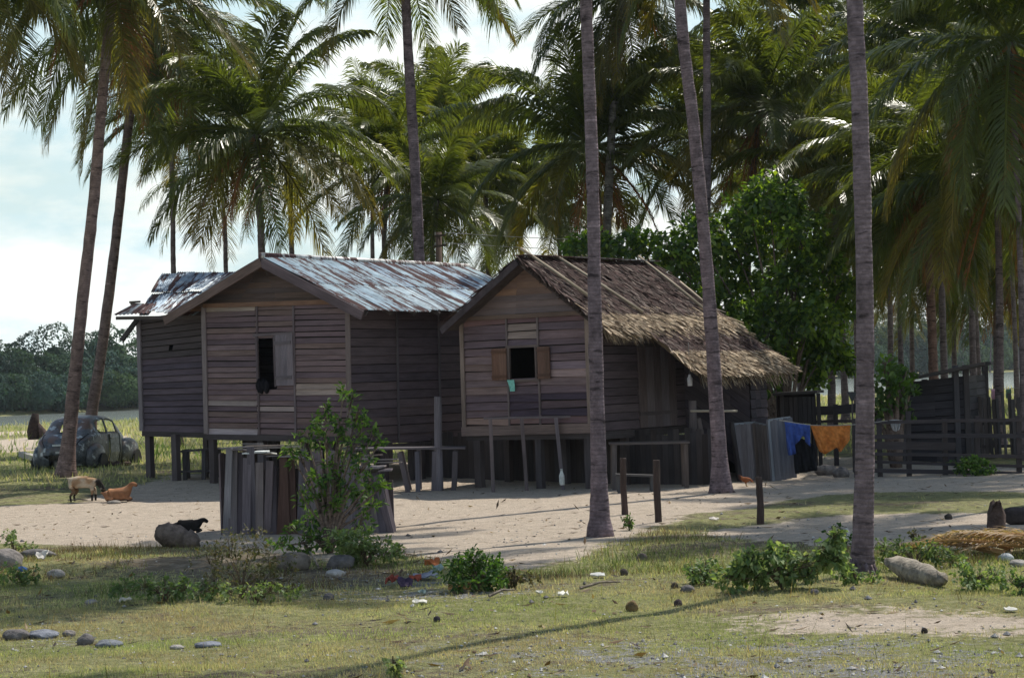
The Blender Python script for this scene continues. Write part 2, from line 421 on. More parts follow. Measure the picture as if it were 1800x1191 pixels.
# ---------------------------------------------------------------- leaves in bulk
def leaves(mb, P, D, Nn, ln, wd, col, droop=0.15, fold=0.0):
    """one diamond leaf per row: base P, direction D, normal Nn"""
    P = np.asarray(P); n = len(P)
    D = D / (np.linalg.norm(D, axis=1)[:, None] + 1e-9)
    S = np.cross(D, Nn); S /= np.linalg.norm(S, axis=1)[:, None] + 1e-9
    ln = np.broadcast_to(ln, n)[:, None]; wd = np.broadcast_to(wd, n)[:, None]
    dz = A_(0, 0, -1)[None] * droop * ln
    v = np.stack([P, P + D * ln * 0.5 + S * wd / 2, P + D * ln + dz, P + D * ln * 0.5 - S * wd / 2], 1)
    col = np.asarray(col, float)
    if col.ndim == 1: col = np.tile(col, (n, 1))
    f = (np.arange(n)[:, None] * 4 + np.arange(4)[None]).tolist()
    mb.add(v.reshape(-1, 3), f, np.repeat(col, 4, axis=0))
def rdir(n, up=0.0):
    d = rng.normal(0, 1, (n, 3)); d /= np.linalg.norm(d, axis=1)[:, None]
    d[:, 2] += up; return d / np.linalg.norm(d, axis=1)[:, None]
def palette(n, cols, jit=0.2):
    c = np.array(cols)[rng.integers(0, len(cols), n)]
    return c * (1 + rng.uniform(-jit, jit, (n, 1)))
def rosettes(mb, C, outd, k, ln, wd, cols):
    n = len(C)
    Cc = np.repeat(C, k, 0); O = np.repeat(outd, k, 0)
    D = O * 0.6 + rdir(n * k) * 0.9
    Nn = O + rdir(n * k) * 0.4 + A_(0, 0, 0.5)
    leaves(mb, Cc + rng.normal(0, ln * 0.25, Cc.shape), D, Nn, ln * rng.uniform(0.6, 1.2, n * k), wd * rng.uniform(0.7, 1.2, n * k), palette(n * k, cols), 0.15)
# ---------------------------------------------------------------- coconut palms
def frond(mb, az, el, Lf, droop, wind, tints, npair=58, leaf=0.95, hang=0.6, wid=0.05, origin=(0, 0, 0), tatter=0.0):
    bend = rng.normal(0, 0.32); m = 18; p = A_(*origin); d = A_(math.cos(el) * math.cos(az), math.cos(el) * math.sin(az), math.sin(el))
    pts = [p]; tg = [d]
    for k in range(m):
        s = (k + 0.5) / m
        d = nrm(d + (A_(0, 0, -1) * droop * (0.25 + 1.1 * s) + np.asarray(wind) * (0.3 + s) + A_(-math.sin(az), math.cos(az), 0) * bend * (0.4 + s)) / m)
        p = p + d * Lf / m; pts.append(p); tg.append(d)
    pts = np.array(pts); tg = np.array(tg); ss = np.linspace(0, 1, m + 1)
    c0 = np.asarray(tints[0]); c1 = np.asarray(tints[1])
    mb.tube(pts, np.linspace(0.045, 0.006, m + 1), 4, np.array([c0 * 1.25 + (c1 - c0) * t for t in ss]) * A_(1.5, 1.3, 1.0), cap=False)
    s = np.linspace(0.13, 0.995, npair); s = np.repeat(s, 2); sg = np.tile([1, -1], npair)
    s = np.clip(s + rng.normal(0, 0.004, len(s)), 0.1, 1)
    P = np.stack([np.interp(s, ss, pts[:, i]) for i in range(3)], 1)
    T = np.stack([np.interp(s, ss, tg[:, i]) for i in range(3)], 1); T /= np.linalg.norm(T, axis=1)[:, None]
    horiz = A_(-math.sin(az), math.cos(az), 0)
    tw = rng.normal(0, 0.25)
    Sd = np.tile(horiz + A_(0, 0, tw), (len(s), 1)); Sd -= T * (Sd * T).sum(1)[:, None]; Sd /= np.linalg.norm(Sd, axis=1)[:, None]
    U = np.cross(T, Sd); U *= np.where(U[:, 2:3] < 0, -1, 1) if abs(el) < 1.3 else 1
    l = leaf * np.sin(np.pi * (0.13 + 0.77 * s)) ** 0.75 * rng.uniform(0.85, 1.1, len(s))
    if tatter: l *= np.where(rng.random(len(s)) < tatter, rng.uniform(0.1, 0.6, len(s)), 1)
    b = np.radians(38 + 26 * s)[:, None] + rng.normal(0, 0.08, (len(s), 1))
    D1 = Sd * sg[:, None] * np.cos(b) + T * np.sin(b) + U * 0.22 + rng.normal(0, 0.05, P.shape)
    D1 /= np.linalg.norm(D1, axis=1)[:, None]
    hg = (hang * rng.uniform(0.6, 1.4, len(s)))[:, None]
    D2 = D1 + A_(0, 0, -1) * hg + np.asarray(wind) * 0.5
    D2 /= np.linalg.norm(D2, axis=1)[:, None]
    D3 = D2 + A_(0, 0, -1) * hg * 0.9 + np.asarray(wind) * 0.4; D3 /= np.linalg.norm(D3, axis=1)[:, None]
    W = T * (wid / 2)
    l = l[:, None]
    p1 = P + D1 * l * 0.35; p2 = p1 + D2 * l * 0.35; p3 = p2 + D3 * l * 0.3
    v = np.stack([P - W * 0.5, P + W * 0.5, p1 + W, p1 - W, p2 + W * 0.8, p2 - W * 0.8, p3], 1)
    n = len(s); i7 = np.arange(n)[:, None] * 7
    f = (i7 + np.array([[0, 1, 2, 3]])).tolist() + (i7 + np.array([[3, 2, 4, 5]])).tolist() + (i7 + np.array([[5, 4, 6]])).tolist()
    cc = (c0[None] * (1 - s[:, None]) + c1[None] * s[:, None]) * rng.uniform(0.75, 1.25, (n, 1))
    cv = np.repeat(cc[:, None, :], 7, 1)
    cv[:, 6] = cv[:, 6] * A_(1.5, 1.2, 0.9)
    mb.add(v.reshape(-1, 3), f, cv.reshape(-1, 3))
G_Y, G_D, G_L, G_O = (0.095, 0.122, 0.027), (0.028, 0.05, 0.017), (0.078, 0.098, 0.025), (0.14, 0.115, 0.025)
BRN = (0.15, 0.075, 0.04)
def crown_mb(seed, n=25, Lf=4.2, wind=(0.25, 0.0, 0.0), low=-38, npair=112, top=80):
    global rng
    rng = np.random.default_rng(seed); R = random.Random(seed)
    mb = MB()
    for i in range(n):
        a = i / (n - 1)
        el = math.radians(top + (low - top) * a ** 0.95 + R.uniform(-9, 9)); az = i * 2.39996 + R.uniform(-0.3, 0.3)
        c0 = A_(*G_D) * (1 - 0.3 * a) + A_(*G_L) * 0.35
        if a < 0.2: c0 = A_(*G_Y)
        c1 = A_(*G_L)
        if a > 0.75 and R.random() < 0.5: c1 = A_(*G_O)
        frond(mb, az, el, Lf * (0.72 + 0.28 * min(1, a * 3.5)) * R.uniform(0.92, 1.08), R.uniform(1.15, 1.9) * (0.75 + 0.5 * a), wind, (c0, c1), npair, 1.18, R.uniform(0.3, 1.1), 0.05, tatter=0.14)
    return mb
def dead_mb(seed, n=4, Lf=2.9):
    global rng
    rng = np.random.default_rng(seed); R = random.Random(seed)
    mb = MB()
    for i in range(n):
        frond(mb, R.uniform(0, 6.28), math.radians(R.uniform(-72, -35)), Lf * R.uniform(0.8, 1.15), 1.6, (0.05, 0, 0), (A_(*BRN) * R.uniform(0.6, 1.1), A_(*BRN) * 1.2), 40, 0.7, 1.3, 0.05, tatter=0.35)
    return mb
def nuts_mb(seed, n=11):
    R = random.Random(seed); mb = MB()
    for i in range(n):
        a = R.uniform(0, 6.28); r = R.uniform(0.22, 0.42)
        blob(mb, (r * math.cos(a), r * math.sin(a), -0.25 - R.uniform(0, 0.4)), (0.12, 0.12, 0.15), var((0.13, 0.1, 0.03), 0.35), i, 1, 0.1)
    return mb
def remesh(mb, name, mat, smooth=False):
    o = mb.build(name, mat, smooth=smooth); me = o.data
    bpy.data.objects.remove(o); return me
CROWNS = [remesh(crown_mb(100 + i, n=[29, 27, 30, 28, 31][i], low=[-38, -22, -45, -30, -18][i], wind=[(0.3, 0, 0), (0.22, 0.1, 0), (0.15, -0.1, 0), (0.3, 0.1, 0), (0.2, 0, 0)][i]), 'crown', PALM) for i in range(5)]
THIN = [remesh(crown_mb(140 + i, n=21, low=-45, npair=40), 'crown', PALM) for i in range(2)]
DEADS = [remesh(dead_mb(160 + i, 5 + i), 'dry_fronds', DRY) for i in range(3)]
NUTS = remesh(nuts_mb(5), 'coconuts', MISC, True)
rng = np.random.default_rng(42)
def child(name, me, parent, loc=(0, 0, 0), rz=0.0, s=1.0, tilt=(0, 0)):
    o = bpy.data.objects.new(name, me); COL.objects.link(o); o.parent = parent
    o.location = Vector(loc); o.rotation_euler = (tilt[0], tilt[1], rz); o.scale = (s, s, s); return o
def curve(pts, n):
    pts = np.asarray(pts, float); m = len(pts)
    P = np.vstack([2 * pts[0] - pts[1], pts, 2 * pts[-1] - pts[-2]])
    out = []
    for t in np.linspace(0, m - 1 - 1e-6, n):
        i = int(t); f = t - i; a, b, c, d = P[i], P[i + 1], P[i + 2], P[i + 3]
        out.append(0.5 * ((2 * b) + (c - a) * f + (2 * a - 5 * b + 4 * c - d) * f * f + (3 * b - a - 3 * c + d) * f ** 3))
    return np.array(out)
def palm(label, path, D=None, width=27, cr=None, k=0, rz=0.0, s=1.0, dead=None, nuts=False, col=(0.135, 0.107, 0.112), group='coconut palms around the houses', thin=False, tilt=(0, 0), flare=0.9):
    """path: pixels from foot to crown; with D the foot is hidden and the trunk stands at that distance"""
    if D is None:
        base = gp(*path[0]); D = base[1]
        pts = [base] + [at(x, y, D) for x, y in path[1:]]
    else:
        q = at(*path[0], D); base = onground(q)
        pts = ([base] if q[2] > base[2] + 0.3 else []) + [at(x, y, D) for x, y in path]
        if q[2] <= base[2] + 0.3: pts[0] = base
    root = thing('palm_tree', base, label, 'palm tree', group)
    c = curve(pts, 60); h = c[:, 2] - base[2]; H = h[-1]
    r = width / FOC * D / 2 * 0.75
    rad = r * (1.12 - 0.34 * h / H) + r * flare * np.exp(-np.maximum(h, 0) / 0.28) + r * 0.25 * np.exp(-np.maximum(h, 0) / 1.2)
    rad *= 1 + 0.012 * np.sin(np.arange(60) * 2.3) + np.random.default_rng(k + 3).normal(0, 0.015, 60)
    rad[-3:] *= 1.25
    c[0, 2] -= 0.1
    mb = MB(); mb.tube(c, rad, 14, col, jit=r * 0.03)
    if flare:                                # the splayed foot with its mat of roots
        for a in np.linspace(0, 6.28, 15)[:-1]:
            e = A_(math.cos(a), math.sin(a), 0) * r
            mb.tube([c[0] + e * 0.9 + A_(0, 0, .32), c[0] + e * 1.6 + A_(0, 0, .16), c[0] + e * random.uniform(2.1, 2.7) + A_(0, 0, 0.04)], [r * .3, r * .26, r * .12], 5, var(col, .3) * .8)
    mb.build('trunk', BARK, root, smooth=True)
    top = c[-1] - base
    child('crown', THIN[k % 2] if thin else CROWNS[k % 5], root, top, rz, s, tilt)
    if dead is not None: child('dry_fronds', DEADS[dead % 3], root, top - A_(0, 0, 0.1), rz * 1.7, s)
    if nuts: child('coconuts', NUTS, root, top, rz, s)
    return root
PUR = (0.15, 0.115, 0.128)
palm('leftmost palm, its pale ringed trunk curving up in front of the rusty car', [(115, 838), (128, 700), (146, 520), (166, 340), (180, 170), (192, 40), (203, -65)], None, 28, k=0, rz=0.4, s=1.1, dead=0, nuts=True, col=(0.19, 0.135, 0.125))
palm('leaning palm rising behind the rusty car, second from the left with brown hanging fronds', [(160, 740), (178, 620), (200, 450), (216, 310), (230, 190), (246, 80), (258, 25)], 62, 24, k=2, rz=1.3, s=1.25, dead=2, nuts=True, col=(0.15, 0.11, 0.105))
palm('thin straight palm trunk standing alone against the sky left of the roofs', [(305, 480), (304, 400), (302, 300), (300, 190)], 74, 13, k=1, rz=2.2, s=1.0, dead=1)
palm('pale thin palm behind the left wing roof, its fronds drooping below the big crown', [(397, 472), (396, 420), (392, 360), (388, 310)], 86, 12, k=3, rz=0.2, s=0.95, thin=True)
palm('big full palm crown above the ridge of the iron roof, fronds blown to the right', [(460, 447), (458, 390), (453, 310), (450, 232)], 60, 19, k=0, rz=2.75, s=1.12, nuts=True, dead=1, tilt=(0, 0.12))
palm('palm with grey stem just right of the big crown behind the iron roof', [(513, 447), (512, 400), (508, 330), (512, 285)], 82, 14, k=4, rz=0.9, s=0.9, thin=True)
palm('tall straight palm trunk rising behind the middle of the iron roof, crown out of view', [(737, 455), (728, 270), (716, 60), (711, -95)], 56, 27, k=1, rz=0.4, s=1.0, col=PUR)
palm('distant palm right of the tall trunk with one upright spear leaf on the skyline', [(775, 455), (776, 330), (777, 215)], 86, 12, k=4, rz=1.5, s=1.0)
palm('dark palm left of the tall trunk, low dense crown behind the iron roof', [(676, 452), (677, 380), (681, 285)], 75, 14, k=3, rz=2.0, s=1.05, dead=0)
palm('hazy palm crown between the big crown and the tall trunk', [(655, 452), (656, 330), (658, 235)], 92, 11, k=0, rz=3.2, s=1.0, thin=True)
palm('palm with yellowing fronds low behind the right end of the iron roof', [(760, 455), (765, 400), (768, 350)], 70, 14, k=2, rz=0.5, s=0.85)
palm('palm in the gap left of the thatched ridge, arching fronds', [(858, 452), (856, 400), (852, 312)], 80, 13, k=1, rz=4.0, s=1.05)
palm('wide arching palm crown straight behind the thatched ridge', [(1058, 452), (1052, 380), (1044, 258)], 64, 20, k=4, rz=0.7, s=1.15, dead=1, nuts=True)
palm('palm with light grey lower trunk just right of the centre trunk, behind the thatched house', [(1068, 455), (1070, 330), (1080, 160), (1092, 40), (1096, -20)], 63, 22, k=2, rz=2.1, s=1.0, dead=0, col=(0.17, 0.16, 0.155))
palm('centre palm trunk with wide rooted foot standing in the sand before the thatched house', [(1055, 942), (1052, 800), (1046, 560), (1042, 330), (1036, 150), (1030, 0), (1022, -200), (1012, -420)], None, 31, k=3, rz=0.4, s=0.95, col=PUR)
palm('curved palm trunk crossing the thatched eave, its foot flared beside the brown hen', [(1268, 866), (1261, 740), (1243, 480), (1220, 230), (1200, 60), (1190, -100), (1182, -400), (1176, -800)], None, 29, k=1, rz=5.0, s=.75, col=PUR, dead=1)
palm('straight palm trunk right behind the curved one, lower part hidden by the leafy tree', [(1243, 440), (1243, 250), (1242, 0), (1242, -130)], 58, 20, k=0, rz=1.0, s=1.0, col=PUR)
palm('nearest palm, thick ringed trunk at the right foreground by the pale log', [(1515, 1008), (1519, 860), (1521, 600), (1517, 380), (1511, 180), (1503, 20), (1496, -200), (1488, -700), (1486, -1950)], None, 38, k=4, rz=0.3, s=0.7, col=PUR, dead=2, flare=0.3)
palm('palm at the right edge whose long sunlit frond reaches left over the shed', [(1757, 735), (1757, 520), (1753, 350), (1750, 290)], 50, 18, k=0, rz=1.35, s=1.1, dead=0)
palm('brown palm trunk rising behind the shed roof with hanging dry fronds', [(1641, 660), (1636, 520), (1628, 400), (1618, 310)], 55, 21, k=2, rz=4.6, s=1.0, dead=2, col=(0.17, 0.105, 0.09))
palm('dark hearted palm above the leafy tree left of the nearest trunk', [(1318, 600), (1314, 400), (1330, 260), (1338, 195)], 62, 18, k=4, rz=3.3, s=1.05, dead=2, nuts=True)
palm('slim palm behind the leafy tree, its trunk showing beside the water', [(1462, 700), (1464, 500), (1470, 380), (1476, 300)], 60, 16, k=3, rz=5.4, s=1.0)
palm('palm in the grove midway between the nearest trunk and the shed', [(1585, 690), (1580, 500), (1574, 420), (1570, 350)], 72, 12, k=2, rz=2.6, s=1.0, dead=1, thin=False)
palm('slender palm trunk standing against the water right of the shed roof', [(1722, 690), (1716, 560), (1710, 430), (1704, 370)], 76, 11, k=1, rz=0.8, s=1.0, dead=0)
palm('palm at the far right edge leaning over the picket fence', [(1788, 700), (1783, 560), (1776, 420), (1775, 345)], 85, 11, k=3, rz=3.8, s=1.0)
palm('high shaded palm crown over the shed', [(1660, 660), (1652, 400), (1645, 200), (1640, 80)], 68, 15, k=0, rz=5.2, s=1.3, dead=1)
palm('high shaded palm crown in the top right corner', [(1800, 735), (1795, 500), (1785, 250), (1775, 70)], 46, 15, k=2, rz=0.3, s=1.1, dead=0)
palm('high palm crown just left of the nearest trunk at the top of the picture', [(1485, 690), (1470, 400), (1440, 180), (1420, 40)], 76, 14, k=1, rz=3.0, s=1.3, dead=2)
palm('palm crown filling the gap between the two trunks above the leafy tree', [(1236, 560), (1234, 400), (1232, 235)], 68, 14, k=3, rz=1.1, s=1.05)
palm('palm behind the leafy tree crown, low dark fronds', [(1405, 640), (1402, 420), (1398, 300)], 78, 12, k=4, rz=2.4, s=1.1)
palm('broad dark palm crown between the nearest trunk and the right edge, high in the grove', [(1712, 690), (1706, 450), (1700, 205)], 74, 15, k=4, rz=1.7, s=1.25, dead=1)
palm('distant palm crown just right of the nearest trunk at mid height', [(1566, 690), (1563, 400), (1558, 165)], 84, 12, k=0, rz=4.4, s=1.2)
for x_, y_, d_, k_, lab in ((1500, 430, 96, 1, 'far hazy palm crown low in the grove, left of the nearest trunk'), (1598, 465, 104, 3, 'far low palm crown between the nearest trunk and the brown trunk'), (1672, 440, 98, 0, 'far low palm crown just right of the brown trunk'), (1745, 450, 94, 2, 'far low palm crown behind the slender trunk at right'), (1815, 430, 92, 4, 'far low palm crown at the very right edge of the grove')):
    palm(lab, [(x_ + 6, 700), (x_ + 4, y_ + 80), (x_, y_)], d_, 11, k=k_, rz=x_ * .01, s=1.25, dead=k_)
palm('mid distance palm crown in the gap right behind the thatched ridge', [(985, 560), (984, 460), (982, 372)], 80, 12, k=1, rz=2.2, s=1.05)
palm('mid distance palm crown low behind the left end of the thatched ridge', [(918, 560), (916, 450), (912, 365)], 92, 11, k=3, rz=.6, s=1.05)
palm('dark low palm crown behind the grove at far right', [(1830, 735), (1828, 500), (1822, 230)], 60, 16, k=2, rz=3.9, s=1.15, dead=2)
palm('palm beyond the right edge whose crown shades the sand by the rail fence', [(2030, 850), (2020, 400), (2012, -100), (2010, -780)], 47, 20, k=1, rz=.5)
palm('palm beyond the right edge whose crown shades the sand by the palm stump', [(2010, 905), (2008, 400), (2005, -100), (2003, -900)], 37, 26, k=3, rz=2.5)
palm('palm with its crown beyond the top left corner, two fronds hanging into view', [(-120, 830), (-90, 500), (-60, 200), (-48, -70)], 47, 28, k=3, rz=1.9, s=1.0, col=PUR)
palm('palm above the top edge right of the tall trunk, only frond tips hanging in view', [(905, 800), (892, 300), (885, 0), (882, -205)], 50, 25, k=4, rz=2.8, s=1.0, col=PUR) if False else None

# ---------------------------------------------------------------- broad leaved tree behind the thatched house
def leafy(name, label, cat, lobes, D, seed, dens, ln, wd, cols, trunk=None, k=7, group=None, mat=None, inner=0.25, stemcol=(0.16, 0.12, 0.1), depthscale=0.9, limbs=True, thick=1.0):
    """lobes: (px, py, radius px) in the crown; each lobe becomes a clump of twig ends at its own distance"""
    global rng
    rng = np.random.default_rng(seed); R = random.Random(seed)
    foot = gp(*trunk) if D is None else onground(at(trunk[0], trunk[1], D))
    D0 = foot[1]
    root = thing(name, foot, label, cat, group)
    cents = []; mb = MB(); mt = MB()
    for x, y, r in lobes:
        rr = r * D0 / FOC
        c = at(x, y, D0 + R.uniform(-1, 1) * rr * depthscale); cents.append(c)
        n = int(dens * rr ** 2) + 3
        o = rdir(n, 0.25); q = rng.uniform(0.55, 1.08, n)[:, None]
        lump = 0.55 + 0.85 * vnoise(o[:, 0] * 2.2 + x, o[:, 2] * 2.2 + o[:, 1] * 1.7 + y, seed)[:, None]
        C = c + o * q * lump * rr * A_(1, 1, 0.9)
        rosettes(mb, C, o, k, ln, wd, cols)
        if limbs:
            mid = foot + (c - foot) * 0.45 + A_(0, 0, 0.15) * np.linalg.norm(c - foot)
            mt.tube(curve([foot, foot + (mid - foot) * 0.6 + A_(0, 0, 0.1), mid, c], 9), np.linspace(0.13, 0.03, 9) * thick, 6, stemcol)
            for _ in range(4):
                e = c + rdir(1, 0.3)[0] * rr * 0.8
                mt.tube([c + (mid - c) * 0.25, (c + e) / 2 + A_(0, 0, 0.05), e], np.array([0.03, 0.02, 0.008]) * max(thick, .12), 4, stemcol)
    mb.build('crown', mat or LEAF, root)
    if limbs: mt.build('trunk' if cat == 'tree' else 'stems', BARK, root, smooth=True)
    rng = np.random.default_rng(seed + 1)
    return root
TL = [(1352, 348, 42), (1318, 372, 34), (1385, 362, 34), (1285, 412, 44), (1410, 405, 46), (1225, 420, 44), (1345, 430, 52), (1180, 452, 34), (1110, 432, 28), (1040, 428, 28), (1003, 440, 20), (1075, 440, 26), (1145, 430, 28),
      (1445, 460, 40), (1262, 480, 54), (1395, 500, 56), (1325, 520, 56), (1470, 545, 38), (1425, 560, 46), (1340, 585, 56), (1450, 615, 42), (1395, 625, 44), (1285, 560, 44), (1482, 505, 26), (1350, 645, 36), (1430, 665, 24), (1300, 610, 40), (1200, 470, 34), (1235, 520, 36), (1480, 640, 24)]
GREENS = [(0.04, 0.08, 0.024), (0.05, 0.1, 0.026), (0.07, 0.13, 0.03), (0.1, 0.17, 0.034), (0.17, 0.25, 0.045)]
leafy('broadleaf_tree', 'dense dark green broad leaved tree behind the thatched roof', 'tree', TL, 54, 51, 250, 0.22, 0.115, GREENS, trunk=(1385, 800), thick=.5, depthscale=1.7)
leafy('broadleaf_tree', 'small glossy leaved tree overgrowing the left side of the shed', 'tree', [(1556, 650, 22), (1545, 685, 24), (1578, 685, 24), (1560, 720, 22), (1590, 662, 18), (1600, 685, 14), (1538, 728, 16), (1588, 722, 14)], 45.3, 57, 150, 0.2, 0.1, GREENS[:3], trunk=(1575, 815))

# ---------------------------------------------------------------- far banks
def forest():
    global rng
    rng = np.random.default_rng(77); mb = MB()
    cols = np.array([(0.028, 0.06, 0.045), (0.04, 0.078, 0.045), (0.055, 0.095, 0.042), (0.034, 0.068, 0.055)])  # bluish tint of distance haze mixed into the leaf colours
    x = -150.0
    while x < 330:
        for row, (dy, hh) in enumerate(((6, 5.5), (12, 9.5), (20, 12.8))):
            xx = x + rng.uniform(-3, 3); yf = float(farbank(xx)) + dy + rng.uniform(-2, 2)
            hfac = 1.0 if xx < 0 else 1.0 + 0.42 * min(1, xx / 70)
            h = hh * rng.uniform(0.88, 1.14) * hfac; wr = rng.uniform(3.2, 5.5) * (1 if row else 0.85)
            n = int(1500 if xx < 0 else 800)
            o = rdir(n, 0.3); o[:, 1] = -np.abs(o[:, 1]) * np.where(rng.random(n) < 0.75, 1, -1)
            lump = 0.7 + 0.55 * vnoise(o[:, 0] * 2.4 + xx, o[:, 2] * 2.4 + yf, 3)[:, None]
            C = A_(xx, yf, h * 0.5 + 0.3) + o * lump * A_(wr, wr * 0.8, h * 0.5)
            C[:, 2] = np.maximum(C[:, 2], 0.1)
            s = 0.42 if xx < 0 else 0.65
            base = cols[rng.integers(0, 4)] * rng.uniform(0.75, 1.3)
            blob(mb, (xx, yf + 1, h * 0.42), (wr * 0.6, wr * 0.45, h * 0.4), base, int(x) % 40, 2, 0.3)
            leaves(mb, C, o * 0.3 + rdir(n, -0.2), o + rdir(n) * 0.35, s * rng.uniform(0.8, 1.6, n), s * rng.uniform(0.6, 1.0, n), base * rng.uniform(0.7, 1.3, (n, 1)), 0.2)
        x += 2.7 if x < 20 else 4.4
    tag(mb.build('far_forest', DRY), 'dense green mangrove wood along the far bank of the river', 'forest', kind='stuff')
forest()
for i, (x, y, s) in enumerate([(1568, 560, 1.5), (1600, 575, 1.4), (1655, 548, 1.5), (1692, 552, 1.5), (1740, 560, 1.5), (1790, 545, 1.6), (1830, 560, 1.5), (1535, 570, 1.4)]):
    xx = float(at(x, y, 560)[0]); D = float(farbank(xx)) + 16
    palm('tiny far palm standing above the wood across the river', [(x, 655), (x + 2, y + 40), (x, y)], D, 3.0, k=i, rz=i * 1.3, s=s, thin=True, group='far palms over the opposite bank', flare=0)
# ---------------------------------------------------------------- plank walls
def clap(mb, A, B, C, D, row, cols, pal, openings=(), pale=0.0, palec=(0.42, 0.37, 0.36), jit=0.004, lap=0.026, out=None, fix=None):
    """overlapping boards over the quad A(bottom left) B(bottom right) C(top right) D(top left)"""
    A, B, C, D = [np.asarray(q, float) for q in (A, B, C, D)]
    n = nrm(np.cross(B - A, D - A))
    if np.dot(n, (CAM - A) if out is None else out) < 0: n = -n
    P = lambda s, t: (A * (1 - s) + B * s) * (1 - t) + (D * (1 - s) + C * s) * t
    Hh = np.linalg.norm(D - A); W = np.linalg.norm(B - A); rows = max(1, round(Hh / row))
    for i in range(rows):
        t0 = i / rows; t1 = (i + 1) / rows; tm = (t0 + t1) / 2
        iv = [(0.0, 1.0)]
        for (s0, s1, u0_, u1_) in openings:
            if u0_ < tm < u1_:
                iv = [q for a, b in iv for q in ((a, min(b, s0)), (max(a, s1), b)) if q[1] - q[0] > 0.004]
        for a, b in iv:
            ks = [a] + [c for c in cols if a < c < b] + [b]
            for s0, s1 in zip(ks[:-1], ks[1:]):
                c = var(pal[random.randrange(len(pal))], 0.06)
                if random.random() < pale: c = var(palec, 0.15)
                if fix: c = fix(i / rows, (s0 + s1) / 2, c)
                e0 = random.uniform(-jit, jit) / Hh * 2; e1 = random.uniform(-jit, jit) / Hh * 2
                tt = t1; gp_ = random.uniform(.008, .02) / Hh if i else 0; e0 += gp_; e1 += gp_ * random.uniform(.6, 1.3)
                lb = lap * random.uniform(0.8, 1.25)
                v = [P(s0, t0 + e0) + n * lb, P(s1, t0 + e1) + n * lb, P(s1, tt) + n * 0.007, P(s0, tt) + n * 0.007, P(s0, t0 + e0) - n * 0.002, P(s1, t0 + e1) - n * 0.002]
                z = random.random() * 60; l = (s1 - s0) * W; h = Hh / rows
                gr = [(0, 0, z), (l, 0, z), (l, h, z), (0, h, z), (0, -.02, z), (l, -.02, z)]
                mb.add(v, [(0, 1, 2, 3), (4, 5, 1, 0)], c, gr)
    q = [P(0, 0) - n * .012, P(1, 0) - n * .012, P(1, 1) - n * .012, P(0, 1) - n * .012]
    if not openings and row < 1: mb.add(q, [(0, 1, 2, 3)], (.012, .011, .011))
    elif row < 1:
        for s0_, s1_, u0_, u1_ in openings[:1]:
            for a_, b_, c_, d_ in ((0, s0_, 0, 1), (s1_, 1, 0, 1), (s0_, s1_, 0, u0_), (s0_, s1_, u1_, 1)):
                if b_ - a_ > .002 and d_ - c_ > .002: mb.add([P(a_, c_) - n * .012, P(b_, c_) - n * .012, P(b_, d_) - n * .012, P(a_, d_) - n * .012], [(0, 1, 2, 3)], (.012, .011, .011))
    return P, n
def backing(mb, A, B, C, D, off, col=(0.02, 0.018, 0.017)):
    n = nrm(np.cross(B - A, D - A)); n = n if np.dot(n, CAM - A) > 0 else -n
    mb.add([q - n * off for q in (A, B, C, D)], [(0, 1, 2, 3)], col)
def corrug(mb, A, B, C, D, pitch=0.078, amp=0.016, rows=6, col=(0.5, 0.52, 0.53), wob=0.01, seed=0, off=0.0):
    """wavy sheet: A ridge start, B ridge end, C eave end, D eave start"""
    A, B, C, D = [np.asarray(q, float) for q in (A, B, C, D)]
    n = nrm(np.cross(B - A, D - A)); n = n if n[2] > 0 else -n
    W = np.linalg.norm(B - A); Ls = np.linalg.norm(D - A); m = int(W / pitch) * 6
    s = np.linspace(0, 1, m + 1); t = np.linspace(0, 1, rows + 1)
    S, T = np.meshgrid(s, t)
    P = (A[None, None] * (1 - S[..., None]) + B * S[..., None]) * (1 - T[..., None]) + (D * (1 - S[..., None]) + C * S[..., None]) * T[..., None]
    h = amp * np.sin(S * W / pitch * 2 * np.pi) + wob * (vnoise(S * W * 1.3 + seed, T * Ls * 1.5, seed) - 0.5) * 2 + off
    P = P + n * h[..., None]
    i = np.arange((m + 1) * (rows + 1)).reshape(rows + 1, m + 1)
    f = np.stack([i[:-1, :-1], i[:-1, 1:], i[1:, 1:], i[1:, :-1]], -1).reshape(-1, 4).tolist()
    gr = np.stack([S * W, T * Ls, np.full_like(S, seed * 3.7)], -1).reshape(-1, 3)
    mb.add(P.reshape(-1, 3), f, col, gr)
def beam(mb, p0, p1, w=0.1, th=0.1, col=(0.08, 0.07, 0.07), nv=None): mb.plank(p0, p1, w, th, nv, var(col, 0.15))

TH = math.radians(36); U_ = A_(math.cos(TH), -math.sin(TH), 0); V_ = A_(math.sin(TH), math.cos(TH), 0); ZZ = A_(0, 0, 1)
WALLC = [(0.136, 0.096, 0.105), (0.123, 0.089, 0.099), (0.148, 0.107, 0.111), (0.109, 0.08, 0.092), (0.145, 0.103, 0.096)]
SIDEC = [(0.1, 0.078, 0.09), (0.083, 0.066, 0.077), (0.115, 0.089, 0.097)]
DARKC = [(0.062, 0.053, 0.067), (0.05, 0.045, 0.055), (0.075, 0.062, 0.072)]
POST = (0.075, 0.065, 0.07)

